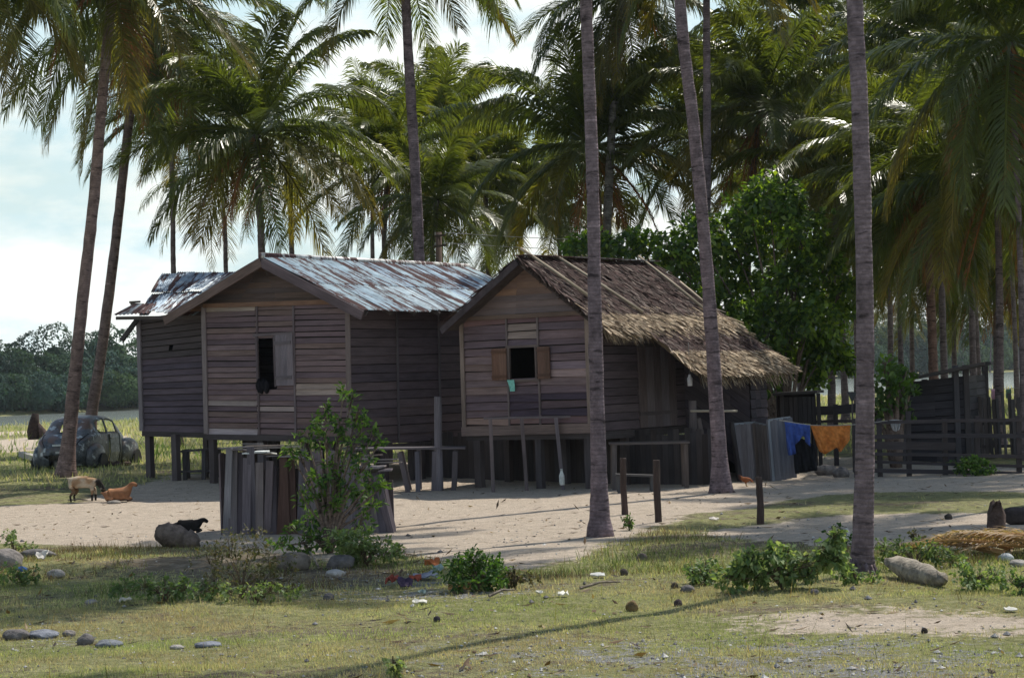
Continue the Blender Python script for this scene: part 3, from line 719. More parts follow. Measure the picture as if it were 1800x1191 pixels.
# ---------------------------------------------------------------- house with the iron roof
L2 = at(617, 766, 44.6); L1 = hit(365, 762, L2, V_)
L2t = hit(613, 531, L2, V_); L1t = hit(360, 539, L2, V_)
base = onground(L1)
ironhouse = thing('stilt_house', base, 'grey plank stilt house on the left with a rusty corrugated iron roof', 'house', 'timber stilt houses')
Wf = np.linalg.norm(L2 - L1)
def sfrac(px, py): return np.dot(hit(px, py, L2, V_) - L1, nrm(L2 - L1)) / Wf
def tfrac(px, py): q = hit(px, py, L2, V_); return (q[2] - L1[2]) / (L1t[2] - L1[2])
ws0, ws1 = sfrac(457, 640), sfrac(488, 640); wt0, wt1 = tfrac(470, 680), tfrac(470, 588)
mb = MB()
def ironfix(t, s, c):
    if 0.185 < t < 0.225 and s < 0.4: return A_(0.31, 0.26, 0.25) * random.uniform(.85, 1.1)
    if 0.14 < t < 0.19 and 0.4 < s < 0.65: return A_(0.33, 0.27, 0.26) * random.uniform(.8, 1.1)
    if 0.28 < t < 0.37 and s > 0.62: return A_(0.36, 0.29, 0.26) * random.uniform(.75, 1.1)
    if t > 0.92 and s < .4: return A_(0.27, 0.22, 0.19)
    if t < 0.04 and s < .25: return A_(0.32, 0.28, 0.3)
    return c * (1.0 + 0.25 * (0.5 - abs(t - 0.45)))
cj = [sfrac(455, 640), sfrac(520, 640), 0.18]
clap(mb, L1, L2, L2t, L1t, 0.128, [ws0 - 0.02, sfrac(521, 640)], WALLC, [(ws0, ws1, wt0, wt1)], 0.0, fix=ironfix, lap=.034, jit=.007)
front = mb.build('wall', WOOD, ironhouse)
# corner boards and battens
mb = MB()
for a, b, wd in ((L1, L1t, 0.13), (L2, L2t, 0.13)):
    mb.plank(a - V_ * 0.045, b - V_ * 0.045, wd, 0.03, V_, var((0.17, 0.14, 0.14)))
for px in (456, 520):
    a = L1 + (L2 - L1) * sfrac(px, 640); b = L1t + (L2t - L1t) * sfrac(px, 640)
    mb.plank(a - V_ * 0.04, b - V_ * 0.04, 0.045, 0.02, V_, var((0.12, 0.1, 0.11)))
mb.plank(L1t - V_ * 0.04 + ZZ * 0.02, L2t - V_ * 0.04 + ZZ * 0.02, 0.1, 0.05, V_, (0.17, 0.1, 0.07))
mb.build('trim_boards', WOOD, ironhouse)
# window: frame, open shutter leaf swung against the wall
wz0 = L1[2] + (L1t[2] - L1[2]) * wt0; wz1 = L1[2] + (L1t[2] - L1[2]) * wt1
def fp(s, z): q = L1 + (L2 - L1) * s; return A_(q[0], q[1], z)
mb = MB()
for s in (ws0, ws1): mb.plank(fp(s, wz0) - V_ * 0.04, fp(s, wz1) - V_ * 0.04, 0.05, 0.05, V_, (0.11, 0.09, 0.1))
mb.plank(fp(ws0 - .02, wz1) - V_ * 0.045, fp(sfrac(521, 600), wz1) - V_ * 0.045, 0.06, 0.05, V_, (0.13, 0.11, 0.12))
win = mb.build('window', WOOD, ironhouse)
mb = MB(); s1 = sfrac(519, 640)
for k in range(3):
    a = ws1 + 0.01 + (s1 - ws1) * (k + 0.5) / 3
    mb.plank(fp(a, wz0 + 0.02) - V_ * (0.065 + .003 * k), fp(a, wz1 - 0.02) - V_ * (0.065 + .003 * k), (s1 - ws1) / 3 * Wf * 0.98, 0.025, V_, var((0.16, 0.14, 0.16), .08))
for z in (wz0 + 0.2, wz1 - 0.2): mb.plank(fp(ws1 + .01, z) - V_ * 0.092, fp(s1, z) - V_ * 0.092, 0.07, 0.02, V_, (0.13, 0.115, 0.13))
mb.build('shutter', WOOD, win)
mb = MB()                                     # cloth bundled over the sill
for k in range(4): blob(mb, fp(ws0 + 0.005 + 0.02 * k, wz0 + 0.05 - 0.045 * (k % 2)) - V_ * 0.06, (0.055, 0.04, 0.15), (0.012, 0.012, 0.016), k, 2, 0.4)
tag(mb.build('cloth_bundle', CLOTH, None, True, origin=fp(ws0 + .05, wz0)), 'black cloth bundle hanging over the sill of the iron roofed house window', 'cloth')
# side wall, going away along the right
LEN = 6.6
B2, B2t = L2 + V_ * LEN, L2t + V_ * LEN
mb = MB(); low = A_(0, 0, -0.22)
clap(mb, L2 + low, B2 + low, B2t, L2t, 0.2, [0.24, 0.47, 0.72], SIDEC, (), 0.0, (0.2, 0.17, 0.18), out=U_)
for k in (0.24, 0.47, 0.72): mb.plank(L2 + V_ * LEN * k + U_ * 0.05 + low, L2t + V_ * LEN * k + U_ * 0.05, 0.05, 0.03, U_, (0.1, 0.09, 0.1))
mb.build('wall', WOOD, ironhouse)
# left wing
wingb = 0.55; WP = L1 + V_ * wingb
W0 = hit(252, 757, WP, V_); W0t = hit(246, 560, WP, V_); W1 = L1 + V_ * wingb; W1t = L1t + V_ * wingb
mb = MB()
def wingfix(t, s, c): return A_(0.075, 0.062, 0.066) * random.uniform(.85, 1.15) if t > 0.58 else c * A_(0.95, 0.97, 1.08)  # shade under the eave painted into the upper boards
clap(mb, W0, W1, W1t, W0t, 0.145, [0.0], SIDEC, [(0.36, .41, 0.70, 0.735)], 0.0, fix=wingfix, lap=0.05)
mb.plank(W0 - V_ * 0.05, W0t - V_ * 0.05, 0.12, 0.05, V_, (0.2, 0.18, 0.2))
mb.build('wall', WOOD, ironhouse)
WB = 4.6
mb = MB()                                     # hidden sides, back and floor close the rooms
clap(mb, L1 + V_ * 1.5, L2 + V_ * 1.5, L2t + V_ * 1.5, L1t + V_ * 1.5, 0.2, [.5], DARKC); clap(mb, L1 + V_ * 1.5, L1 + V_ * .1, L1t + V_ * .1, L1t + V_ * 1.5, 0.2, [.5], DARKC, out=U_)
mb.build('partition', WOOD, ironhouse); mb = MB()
clap(mb, W0 + V_ * WB, W0, W0t, W0t + V_ * WB, 0.2, [.5], SIDEC, out=-U_)
clap(mb, B2, W0 + V_ * (LEN - wingb), W0t + V_ * (LEN - wingb), B2t, 0.2, [.3, .6], SIDEC, out=V_)
mb.build('wall', WOOD, ironhouse)
mb = MB()
for k, (s_, e_) in enumerate(((L1 + ZZ * .03, L2 + ZZ * .03),)):
    mb.add([s_ + V_ * .02, e_ + V_ * .02 - U_ * .02, e_ + V_ * LEN, s_ + V_ * LEN], [(0, 1, 2, 3)], (0.08, 0.07, 0.07))
mb.add([W0 + ZZ * .03, W1 + ZZ * .03, W1 + V_ * WB + ZZ * .03, W0 + V_ * WB + ZZ * .03], [(0, 1, 2, 3)], (0.08, 0.07, 0.07))
mb.plank(W0 - ZZ * 0.06, W1 - ZZ * 0.06, 0.13, 0.1, V_, (0.06, 0.052, 0.055)); mb.plank(L1 - ZZ * 0.07, L2 - ZZ * 0.07, 0.13, 0.1, V_, (0.06, 0.052, 0.055))
mb.plank(L2 - ZZ * 0.3, B2 - ZZ * 0.3, 0.13, 0.1, U_, (0.06, 0.052, 0.055))
for k in range(1, 4): mb.plank(L1 + V_ * k * 1.7 - ZZ * .08, L2 + V_ * k * 1.7 - ZZ * .08, 0.12, 0.1, V_, (0.06, 0.052, 0.055))
mb.build('floor', WOOD, ironhouse)
# main roof
FP = L2 - V_ * 0.38
apx = hit(460, 451, FP, V_); evR = hit(636, 543, FP, V_); evL = hit(291, 554, FP, V_)
RL = 7.6
slR = evR - apx; slL = evL - apx
ridge_end = apx + V_ * RL - ZZ * 0.06
roof = None
mb = MB(); nsh = 10
for k in range(nsh):
    for j, (t0, t1) in enumerate(((0, 0.53), (0.48, 1.0))):
        a = apx + (ridge_end - apx) * (k / nsh); b = apx + (ridge_end - apx) * ((k + 1.06) / nsh)
        sh = random.uniform(-.03, .03)
        tone = random.choice([(0.36, 0.48, 0.57), (0.46, 0.57, 0.64), (0.3, 0.41, 0.52), (0.4, 0.52, 0.59)])
        corrug(mb, a + slR * t0, b + slR * t0, b + slR * (t1 + sh * (j == 1)), a + slR * (t1 + sh * (j == 1)), col=tone, seed=k * 2 + j, off=0.012 * (k % 2) + (0.012 if j == 0 else 0), wob=.008)
        corrug(mb, a + slL * t0, b + slL * t0, b + slL * t1, a + slL * t1, col=tone, seed=40 + k * 2 + j, off=0.012 * (k % 2) + (0.012 if j == 0 else 0))
roof = mb.build('roof', IRON, ironhouse, True)
mb = MB()
up = nrm(np.cross(V_, slR)); up = up if up[2] > 0 else -up
mb.tube([apx - V_ * .03 + ZZ * .02, ridge_end + ZZ * 0.02], 0.075, 8, (0.62, 0.64, 0.64))
mb.build('ridge_cap', IRON, roof, True)
mb = MB()
mb.plank(apx - ZZ * 0.13 - V_ * .02, evR - ZZ * 0.13 - V_ * .02 + slR * .01, 0.2, 0.035, V_, (0.105, 0.082, 0.092))
mb.plank(apx - ZZ * 0.125 - V_ * .024, evL - ZZ * 0.12 - V_ * .024 + slL * .01, 0.2, 0.035, V_, (0.14, 0.1, 0.09))
mb.build('bargeboard', WOOD, roof)
mb = MB()                                     # rafters and purlins seen under the eaves
for k in range(9):
    o_ = V_ * (RL * (k + 0.2) / 9)
    mb.plank(apx + o_ - ZZ * .1, evR + o_ - ZZ * .1, 0.08, 0.06, V_, (0.07, 0.06, 0.06)); mb.plank(apx + o_ - ZZ * .1, evL + o_ - ZZ * .1, 0.08, 0.06, V_, (0.07, 0.06, 0.06))
mb.build('rafters', WOOD, roof)
# recessed gable boards
mb = MB(); GB = V_ * 0.1
gl, grt = L1t + GB, L2t + GB
mid = (apx - FP + L2); mid = hit(461, 458, L2 + GB, V_)
nrow = 9
for i in range(nrow):
    t0, t1 = i / nrow, (i + 1) / nrow
    ea = hit(306, 548, L2 + GB, V_); eb = hit(628, 540, L2 + GB, V_)
    clap(mb, ea + (mid - ea) * t0, eb + (mid - eb) * t0, eb + (mid - eb) * t1 * .999, ea + (mid - ea) * t1 * .999, 5, [0.35, 0.6], [(0.1, 0.072, 0.066), (0.115, 0.08, 0.068), (0.085, 0.066, 0.066)] if i else [(0.15, 0.085, 0.055)])
mb.build('gable', WOOD, ironhouse)
# wing roof of loose overlapping sheets
EP = WP - V_ * 0.5; RP = WP + V_ * 2.2
e0, e1 = hit(244, 553, EP, V_), hit(318, 549, EP, V_); r0_, r1_ = hit(286, 484, RP, V_), hit(430, 482, RP, V_)
m0, m1 = e0 + (r0_ - e0) * 0.5, e1 + (r1_ - e1) * 0.5
mb = MB()
nk = 5
for k in range(nk):
    t0, t1 = k / nk, (k + 1.07) / nk
    q = lambda a, b, t: a + (b - a) * t
    dz = ZZ * random.uniform(-.02, .03); dz2 = ZZ * random.uniform(-.04, .06)
    tone = var((0.36, 0.44, 0.53), 0.15)
    corrug(mb, q(r0_, r1_, t0), q(r0_, r1_, t1), q(m0, m1, t1) + dz, q(m0, m1, t0) + dz, col=tone, seed=80 + k, off=0.05 + .012 * (k % 2), wob=.03)
    corrug(mb, q(m0, m1, t0) + (r0_ - m0) * .06, q(m0, m1, t1) + (r0_ - m0) * .06, q(e0, e1, t1) + dz2, q(e0, e1, t0) + dz2, col=var((0.33, 0.42, 0.52), .15), seed=90 + k, off=.012 * (k % 2), wob=.03)
wr = mb.build('roof', IRON, ironhouse, True)
mb = MB()
lx0, lx1 = hit(199, 554, EP - V_ * .1, V_), hit(262, 553, EP - V_ * .1, V_); lt0, lt1 = hit(236, 538, EP + V_ * .35, V_), hit(272, 534, EP + V_ * .35, V_)
corrug(mb, lt0, lt1, lx1, lx0, col=(0.4, 0.45, 0.5), seed=99, wob=.05, off=.05)
mb.build('loose_sheet', IRON, wr, True)
mb = MB()
mb.plank(hit(214, 598, EP, V_), hit(241, 562, EP + V_ * .4, V_), 0.13, 0.05, V_, (0.06, 0.055, 0.05))
mb.plank(hit(205, 559, EP, V_), hit(362, 557, EP + V_ * .1, V_), 0.08, 0.06, V_, (0.08, 0.068, 0.066))
mb.plank(hit(228, 531, EP + V_ * .8, V_), hit(246, 530, EP + V_ * .8, V_), 0.05, 0.04, V_, (0.1, 0.08, 0.07)); mb.plank(hit(230, 534, EP + V_ * .7, V_), hit(250, 535, EP + V_ * .7, V_), 0.05, 0.04, V_, (0.1, 0.08, 0.07))
mb.build('brace', WOOD, wr)
# stilts
def stilt(parent, px, py, pl, h, w=0.15, lean=(0, 0), col=POST, dv=0.0):
    p = hit(px, py, pl, V_) + V_ * dv; f = onground(p + A_(lean[0], lean[1], 0)) - ZZ * 0.06
    mb = MB(); mb.plank(f, A_(p[0], p[1], p[2] if h is None else h), w, w * .9, V_, var(col, .2)); return mb.build('stilt', WOOD, parent)
for px, w_, dv in ((257, .16, 0.1), (327, .16, -0.35), (371, .15, 0.05), (394, .2, 0.9), (455, .17, 0.1), (497, .14, 1.2), (520, .13, 0.3), (572, .15, 0.2), (612, .16, 0.1)):
    stilt(ironhouse, px, 762, L2 if px > 362 else WP, None, w_, dv=dv)
for k in range(3):
    for j in range(4):
        p = L1 + (L2 - L1) * (0.02 + j * 0.32) + V_ * (2.2 + 2.1 * k)
        mb = MB(); mb.plank(onground(p) - ZZ * .05, p, 0.15, 0.14, V_, var(POST)); mb.build('stilt', WOOD, ironhouse)
for k in range(2):
    for j in (0.05, .55):
        p = W0 + (W1 - W0) * j + V_ * (2.0 + 2.2 * k); mb = MB(); mb.plank(onground(p) - ZZ * .05, p, 0.15, 0.14, V_, var(POST)); mb.build('stilt', WOOD, ironhouse)
for k in (1.1, 2.4, 3.9, 5.6):
    p = L2 + V_ * k - ZZ * .25; mb = MB(); mb.plank(onground(p) - ZZ * .05, p, 0.15, 0.14, V_, var(POST)); mb.build('stilt', WOOD, ironhouse)

# ---------------------------------------------------------------- house with the thatched roof
T2 = at(1040, 758, 42.3); T1 = hit(819, 762, T2, V_)
T2t = hit(1033, 549, T2, V_); T1t = hit(813, 561, T2, V_)
thatchhouse = thing('stilt_house', onground(T1), 'smaller brown plank stilt house on the right with a palm thatch roof', 'house', 'timber stilt houses')
Wt = np.linalg.norm(T2 - T1)
sf = lambda px, py=640: np.dot(hit(px, py, T2, V_) - T1, nrm(T2 - T1)) / Wt
tf = lambda py, px=930: (hit(px, py, T2, V_)[2] - T1[2]) / (T1t[2] - T1[2])
THC = [(0.146, 0.105, 0.115), (0.123, 0.09, 0.104), (0.159, 0.116, 0.121), (0.114, 0.085, 0.101), (0.167, 0.119, 0.112)]
o0, o1, q0, q1 = sf(897), sf(945), tf(668), tf(608)
mb = MB()
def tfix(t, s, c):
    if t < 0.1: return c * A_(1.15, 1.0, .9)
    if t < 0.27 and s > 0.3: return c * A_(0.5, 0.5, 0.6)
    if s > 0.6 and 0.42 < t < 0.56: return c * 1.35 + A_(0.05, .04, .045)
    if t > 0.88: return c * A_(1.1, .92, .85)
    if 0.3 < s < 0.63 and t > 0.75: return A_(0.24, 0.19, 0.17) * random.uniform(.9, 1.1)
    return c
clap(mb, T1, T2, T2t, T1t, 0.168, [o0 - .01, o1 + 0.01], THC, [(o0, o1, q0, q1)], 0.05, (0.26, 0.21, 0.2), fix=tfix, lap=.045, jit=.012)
mb.build('wall', WOOD, thatchhouse)
tp = lambda s, t: (T1 + (T2 - T1) * s) * (1 - t) + (T1t + (T2t - T1t) * s) * t
mb = MB()
for s in (0.0, 1.0): mb.plank(tp(s, 0) - V_ * .05, tp(s, 1) - V_ * .05, 0.1, 0.03, V_, (0.19, 0.15, 0.13))
for s in (o0 - .015, o1 + .015): mb.plank(tp(s, 0) - V_ * .045, tp(s, 1) - V_ * .045, 0.04, 0.03, V_, (0.14, 0.115, 0.115))
mb.plank(tp(-.02, 0.02) - V_ * .055, tp(1.02, 0.03) - V_ * .055, 0.2, 0.04, V_, (0.16, 0.12, 0.11))
mb.plank(tp(-.02, 1.0) - V_ * .05, tp(1.02, 1.0) - V_ * .05, 0.09, 0.04, V_, (0.12, 0.085, 0.07))
mb.build('trim_boards', WOOD, thatchhouse)
mb = MB()
for s in (o0, o1): mb.plank(tp(s, q0) - V_ * .05, tp(s, q1) - V_ * .05, 0.05, 0.06, V_, (0.1, 0.08, 0.075))
for t in (q0, q1): mb.plank(tp(o0 - .02, t) - V_ * .055, tp(o1 + .02, t) - V_ * .055, 0.05, 0.06, V_, (0.12, 0.095, 0.09))
twin = mb.build('window', WOOD, thatchhouse)
for sa, sb, cc in ((sf(868), o0 - .015, (0.14, 0.08, 0.058)), (o1 + .015, sf(970), (0.125, 0.075, 0.058))):
    mb = MB()
    for k in range(2):
        s = sa + (sb - sa) * (k + .5) / 2
        mb.plank(tp(s, q0 + .01) - V_ * (.075 + .004 * k), tp(s, q1 - .01) - V_ * (.075 + .004 * k), (sb - sa) / 2 * Wt * .99, .025, V_, var(cc, .12))
    for t in (q0 + .04, q1 - .04): mb.plank(tp(sa, t) - V_ * .1, tp(sb, t) - V_ * .1, .06, .02, V_, var(cc, .1) * .8)
    mb.build('shutter', WOOD, twin)
# turquoise rag over the sill
mb = MB(); a = tp(sf(902), q0)
cl_ = [(a + U_ * (x + 0.02 * math.sin(y * 9)) - V_ * (.105 + .02 * math.sin(x * 40 + y * 5)) - ZZ * y) for y in np.linspace(-.02, .22, 7) for x in np.linspace(-.09, .08, 6) * (1.0 - .0) * (1 - 0.9 * y)]
mb.add(cl_, [(i * 6 + j, i * 6 + j + 1, i * 6 + j + 7, i * 6 + j + 6) for i in range(6) for j in range(5)], (0.2, 0.5, 0.44))
tag(mb.build('rag', CLOTH, None, True, origin=a), 'small turquoise rag hung over the sill of the thatched house window', 'cloth')
# roof planes
TFP = T2 - V_ * 0.42
tax = hit(911, 452, TFP, V_); teR = hit(1062, 574, TFP, V_); teL = hit(777, 574, TFP, V_)
sR = teR - tax; nR = nrm(np.cross(V_, sR)); nR = nR if nR[2] > 0 else -nR
hr = lambda px, py: hit(px, py, tax, nR)
tend = hr(1143, 457); RLt = np.dot(tend - tax, V_)
lc0, lc1, lc2 = hr(1152, 590), hr(1288, 674), hr(1399, 661)
print('thatch', RLt, np.dot(lc0 - tax, V_), np.dot(lc1 - tax, V_), np.dot(lc2 - tax, V_), np.dot(lc0 - tax, U_), np.dot(lc1 - tax, U_), np.dot(lc2 - tax, U_), tax, lc1)
du = np.dot(sR, U_); dzz = sR[2]
vS = np.dot(lc0 - tax, V_)                     # where the lean-to begins along the eave
uL = (np.dot(lc1 - tax, U_) + np.dot(lc2 - tax, U_)) / 2 - .3
vE = RLt - .05
def rp(u, v, h=0.0): return tax + U_ * u + V_ * v + ZZ * (u / du * dzz) + nR * h
def straw(mb, n, u0_, u1_, v0_, v1_, cols, l=(0.25, 0.55), wd=(0.012, 0.035), lift=0.03, P=rp, spread=0.28, course=0.28, n_=None):
    nn = nR if n_ is None else n_
    R = np.random.default_rng(n + 5)
    dS = nrm(P(1, 0) - P(0, 0)); dV = nrm(P(0, 1) - P(0, 0))
    u = R.uniform(u0_, u1_, n); v = R.uniform(v0_, v1_, n)
    ang = R.normal(0, spread, n); ll = R.uniform(*l, n); ww = R.uniform(*wd, n)
    cu = np.floor(u / course) * course + R.normal(0, .03, n)          # rows of thatch overlap in courses
    base_ = np.array([P(a, b) for a, b in zip(cu, v)])
    D = dS[None] * np.cos(ang)[:, None] + dV[None] * np.sin(ang)[:, None]
    S = -dS[None] * np.sin(ang)[:, None] + dV[None] * np.cos(ang)[:, None]
    tw = R.normal(0, .35, n)[:, None]; S = S + nn[None] * tw
    b0 = base_ + nn * 0.012; b1 = base_ + D * ll[:, None] + nn[None] * (lift * R.uniform(.5, 2.2, n))[:, None]
    vv = np.stack([b0 - S * ww[:, None] / 2, b0 + S * ww[:, None] / 2, b1 + S * ww[:, None] * .35, b1 - S * ww[:, None] * .35], 1)
    c = np.array(cols)[R.integers(0, len(cols), n)] * R.uniform(.6, 1.4, (n, 1))
    mb.add(vv.reshape(-1, 3), (np.arange(n)[:, None] * 4 + np.arange(4)).tolist(), np.repeat(c, 4, 0))
DARK_STRAW = [(0.056, 0.031, 0.029), (0.067, 0.039, 0.035), (0.04, 0.024, 0.024), (0.088, 0.051, 0.046), (0.059, 0.035, 0.033), (0.17, 0.135, 0.118)]
PALE_STRAW = [(0.36, 0.28, 0.19), (0.27, 0.2, 0.13), (0.46, 0.37, 0.27), (0.16, 0.112, 0.075)]  # darker straw on the upper courses, paler straw towards each eave
def slab(mb, u0_, u1_, v0_, v1_, th, col, P=rp, m=14):
    """one roof sheet with a sagging top and a soffit"""
    us = np.linspace(u0_, u1_, 8); vs = np.linspace(v0_, v1_, m); t = []; b = []
    for a in us:
        for c in vs:
            h = 0.05 * (float(vnoise(a * 1.5, c * 1.5, 4)) - .5)
            t.append(P(a, c, h)); b.append(P(a, c, h - th))
    k = len(t); f = [(i * m + j, i * m + j + 1, (i + 1) * m + j + 1, (i + 1) * m + j) for i in range(7) for j in range(m - 1)]
    f2 = [tuple(k + x for x in q[::-1]) for q in f]
    e = []
    for j in range(m - 1): e += [(j, j + 1, k + j + 1, k + j), (7 * m + j, 7 * m + j + 1, k + 7 * m + j + 1, k + 7 * m + j)]
    for i in range(7): e += [(i * m, (i + 1) * m, k + (i + 1) * m, k + i * m), (i * m + m - 1, (i + 1) * m + m - 1, k + (i + 1) * m + m - 1, k + i * m + m - 1)]
    mb.add(t + b, f + f2 + e, col)
mb = MB()
slab(mb, 0, du, 0, vE, 0.12, (0.07, 0.056, 0.052)); slab(mb, du * .98, uL, vS, vE, 0.1, (0.12, 0.09, 0.06))
straw(mb, 7000, 0, du * .8, -.05, vE, DARK_STRAW)
straw(mb, 900, du * .7, du * .85, -.05, vE, DARK_STRAW + PALE_STRAW, (0.3, 0.6))
straw(mb, 4600, du * .82, du * .95, -.08, vE, PALE_STRAW, (0.3, 0.75), lift=.05)
straw(mb, 3200, du * 1.0, uL * .6 + du * .4, vS - .05, vE, DARK_STRAW, (0.3, 0.6))
straw(mb, 5200, du * .45 + uL * .55, uL * .97, vS - .08, vE, PALE_STRAW, (0.3, 0.7), lift=.05, spread=.35)
R_ = random.Random(3)
def fringe(n, u, v0_, v1_, cols, l=(0.15, 0.4)):
    for _ in range(n):
        v = R_.uniform(v0_, v1_); p = rp(u + R_.uniform(-.12, .04), v, R_.uniform(-.1, .02)); d = nrm(nrm(rp(1, 0) - rp(0, 0)) * .7 - ZZ * R_.uniform(.2, 1.3) + V_ * R_.uniform(-.35, .35))
        q = p + d * R_.uniform(*l); s = V_ * R_.uniform(.008, .02)
        mb.add([p - s, p + s, q + s * .3, q - s * .3], [(0, 1, 2, 3)], var(cols[R_.randrange(len(cols))], .3))
fringe(700, du, -.05, vS + .6, PALE_STRAW + DARK_STRAW[:1]); fringe(500, uL, vS, vE, PALE_STRAW + DARK_STRAW[:1])
for u in np.linspace(.05, du, 160):            # ragged front verge of the thatch
    for _ in range(3):
        p = rp(u, R_.uniform(-.02, .05), R_.uniform(-.1, .03)); d = nrm(-V_ * R_.uniform(.5, 1) + nrm(rp(1, 0) - rp(0, 0)) * R_.uniform(.2, 1) - ZZ * R_.uniform(-.1, .5))
        q = p + d * R_.uniform(.06, .2); s = ZZ * R_.uniform(.006, .016)
        mb.add([p - s, p + s, q + s * .3, q - s * .3], [(0, 1, 2, 3)], var(DARK_STRAW[R_.randrange(5)], .3) * 1.2)
troof = mb.build('roof', THATCH, thatchhouse)
sL = teL - tax; nL = nrm(np.cross(sL, V_)); nL = nL if nL[2] > 0 else -nL; dl = abs(np.dot(sL, U_))
def lp(u, v, h=0.0): return tax - U_ * u + V_ * v + ZZ * (u / dl * sL[2]) + nL * h
mb = MB(); slab(mb, 0, dl, 0, vE, .12, (0.07, 0.056, 0.052), lp); straw(mb, 3500, 0, dl * .95, -.05, vE, DARK_STRAW, P=lp, n_=nL)
mb.plank(tax - ZZ * .1 - V_ * .03, teL - ZZ * .1 - V_ * .03, .14, .05, V_, (0.055, 0.045, 0.05)); mb.plank(tax - ZZ * .12 + V_ * .05, teR - ZZ * .12 + V_ * .05, .08, .05, V_, (0.06, 0.048, 0.045))
mb.build('roof', THATCH, thatchhouse)
mb = MB()
mb.plank(rp(0, 0, .05), rp(0, RLt * .33, .06), .26, .02, ZZ, (0.16, 0.075, 0.06)); mb.plank(rp(0, RLt * .33, .06), rp(0, RLt * .7, .07), .26, .02, ZZ, (0.3, 0.26, 0.26)); mb.plank(rp(0, RLt * .7, .06), rp(0, RLt, .07), .26, .02, ZZ, (0.5, 0.52, 0.55))
mb.build('ridge_cap', IRON, troof)
for (xa_, ya_, xb_, yb_, r) in ((915, 436, 1035, 520, .032), (975, 448, 1130, 548, .03), (1122, 450, 1245, 548, .03), (1195, 495, 1262, 552, .025)):
    mb = MB(); p, q = hit(xa_, ya_, tax + nR * .1, nR), hit(xb_, yb_, tax + nR * .1, nR)
    mb.tube([p, (p + q) / 2 + nR * .01, q], r, 6, var((0.4, 0.34, 0.26), .2)); mb.build('roof_pole', WOOD, troof, True)
# gable
mb = MB(); nrow = 8
ga, gb, gm = tp(-.02, 1.02), tp(1.0, 1.02), hit(911, 462, T2, V_)
for i in range(nrow):
    t0, t1 = i / nrow, (i + 1) / nrow
    clap(mb, ga + (gm - ga) * t0, gb + (gm - gb) * t0, gb + (gm - gb) * t1 * .999, ga + (gm - ga) * t1 * .999, 5, [0.45], [(0.2, 0.13, 0.1), (0.175, 0.118, 0.1), (0.23, 0.145, 0.105)] if i > 2 else [(0.16, 0.12, 0.115), (0.14, 0.11, 0.112)], lap=.03)
mb.build('gable', WOOD, thatchhouse)
# right wall with the plank door, then the lean-to
TB, TBt = T2 + V_ * (vE - .9), T2t + V_ * (vE - .9)
TW = TB - T2; TWL = np.linalg.norm(TW)
cf = lambda px, py=690: np.dot(hit(px, py, T2, U_) - T2, V_) / TWL
d0, d1 = cf(1121), cf(1186)
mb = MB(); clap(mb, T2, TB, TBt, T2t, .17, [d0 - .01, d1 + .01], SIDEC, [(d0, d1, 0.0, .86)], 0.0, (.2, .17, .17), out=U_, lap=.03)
mb.build('wall', WOOD, thatchhouse)
mb = MB(); dh = (T2t[2] - T2[2]) * .86
for k in range(5):
    p = T2 + TW * (d0 + (d1 - d0) * (k + .5) / 5) + U_ * (.03 + .003 * (k % 2))
    mb.plank(p, p + ZZ * (dh - .03 * (k % 3)), (d1 - d0) * TWL / 5 * .98, .03, U_, var((0.15, 0.13, 0.145) if k % 2 else (0.125, 0.1, 0.105), .15))
for z in (.3, dh - .35): mb.plank(T2 + TW * d0 + U_ * .055 + ZZ * z, T2 + TW * d1 + U_ * .055 + ZZ * z, .08, .02, U_, (0.1, 0.085, 0.09))
mb.build('door', WOOD, thatchhouse)
vW = vS + .42 - .42; fx = T2 + V_ * (hit(1203, 690, T2, U_) - T2).dot(V_)      # lean-to front wall
lw0 = fx + U_ * .02; lw1 = fx + U_ * (uL + (tax - T2) @ U_ - .35)
lz = lambda p: rp((p - tax) @ U_, (p - tax) @ V_, -.12)[2]
lb0 = onground(lw0); lb1 = onground(lw1)
mb = MB()
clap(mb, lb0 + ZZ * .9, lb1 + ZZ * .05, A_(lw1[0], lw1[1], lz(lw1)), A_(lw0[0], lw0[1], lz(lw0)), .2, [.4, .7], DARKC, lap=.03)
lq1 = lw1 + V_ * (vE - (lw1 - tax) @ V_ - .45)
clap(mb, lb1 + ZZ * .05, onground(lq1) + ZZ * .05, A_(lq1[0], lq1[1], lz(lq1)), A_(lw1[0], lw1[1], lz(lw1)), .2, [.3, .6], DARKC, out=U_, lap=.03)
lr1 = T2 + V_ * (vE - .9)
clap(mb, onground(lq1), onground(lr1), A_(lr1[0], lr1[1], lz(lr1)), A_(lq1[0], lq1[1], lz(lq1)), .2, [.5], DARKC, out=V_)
clap(mb, TB, T1 + TW, T1t + TW, TBt, .2, [.5], SIDEC, out=V_); clap(mb, T1 + TW, T1, T1t, T1t + TW, .2, [.5], SIDEC, out=-U_)
mb.build('wall', WOOD, thatchhouse)
mb = MB(); mb.add([T1 + ZZ * .03, T2 + ZZ * .03, TB + ZZ * .03, T1 + TW + ZZ * .03], [(0, 1, 2, 3)], (0.08, 0.07, 0.07))
for k in range(4): mb.plank(T1 + TW * k / 3.2 - ZZ * .08 + V_ * .06, T2 + TW * k / 3.2 - ZZ * .08 + V_ * .06, .14, .1, V_, (0.06, 0.052, 0.055))
mb.plank(T2 - ZZ * .1, TB - ZZ * .1, .16, .08, U_, (0.06, 0.052, 0.055)); mb.build('floor', WOOD, thatchhouse)
for px, dv, w_ in ((836, .1, .17), (943, .1, .15), (1030, .1, .16)): stilt(thatchhouse, px, 760, T2, None, w_, dv=dv)
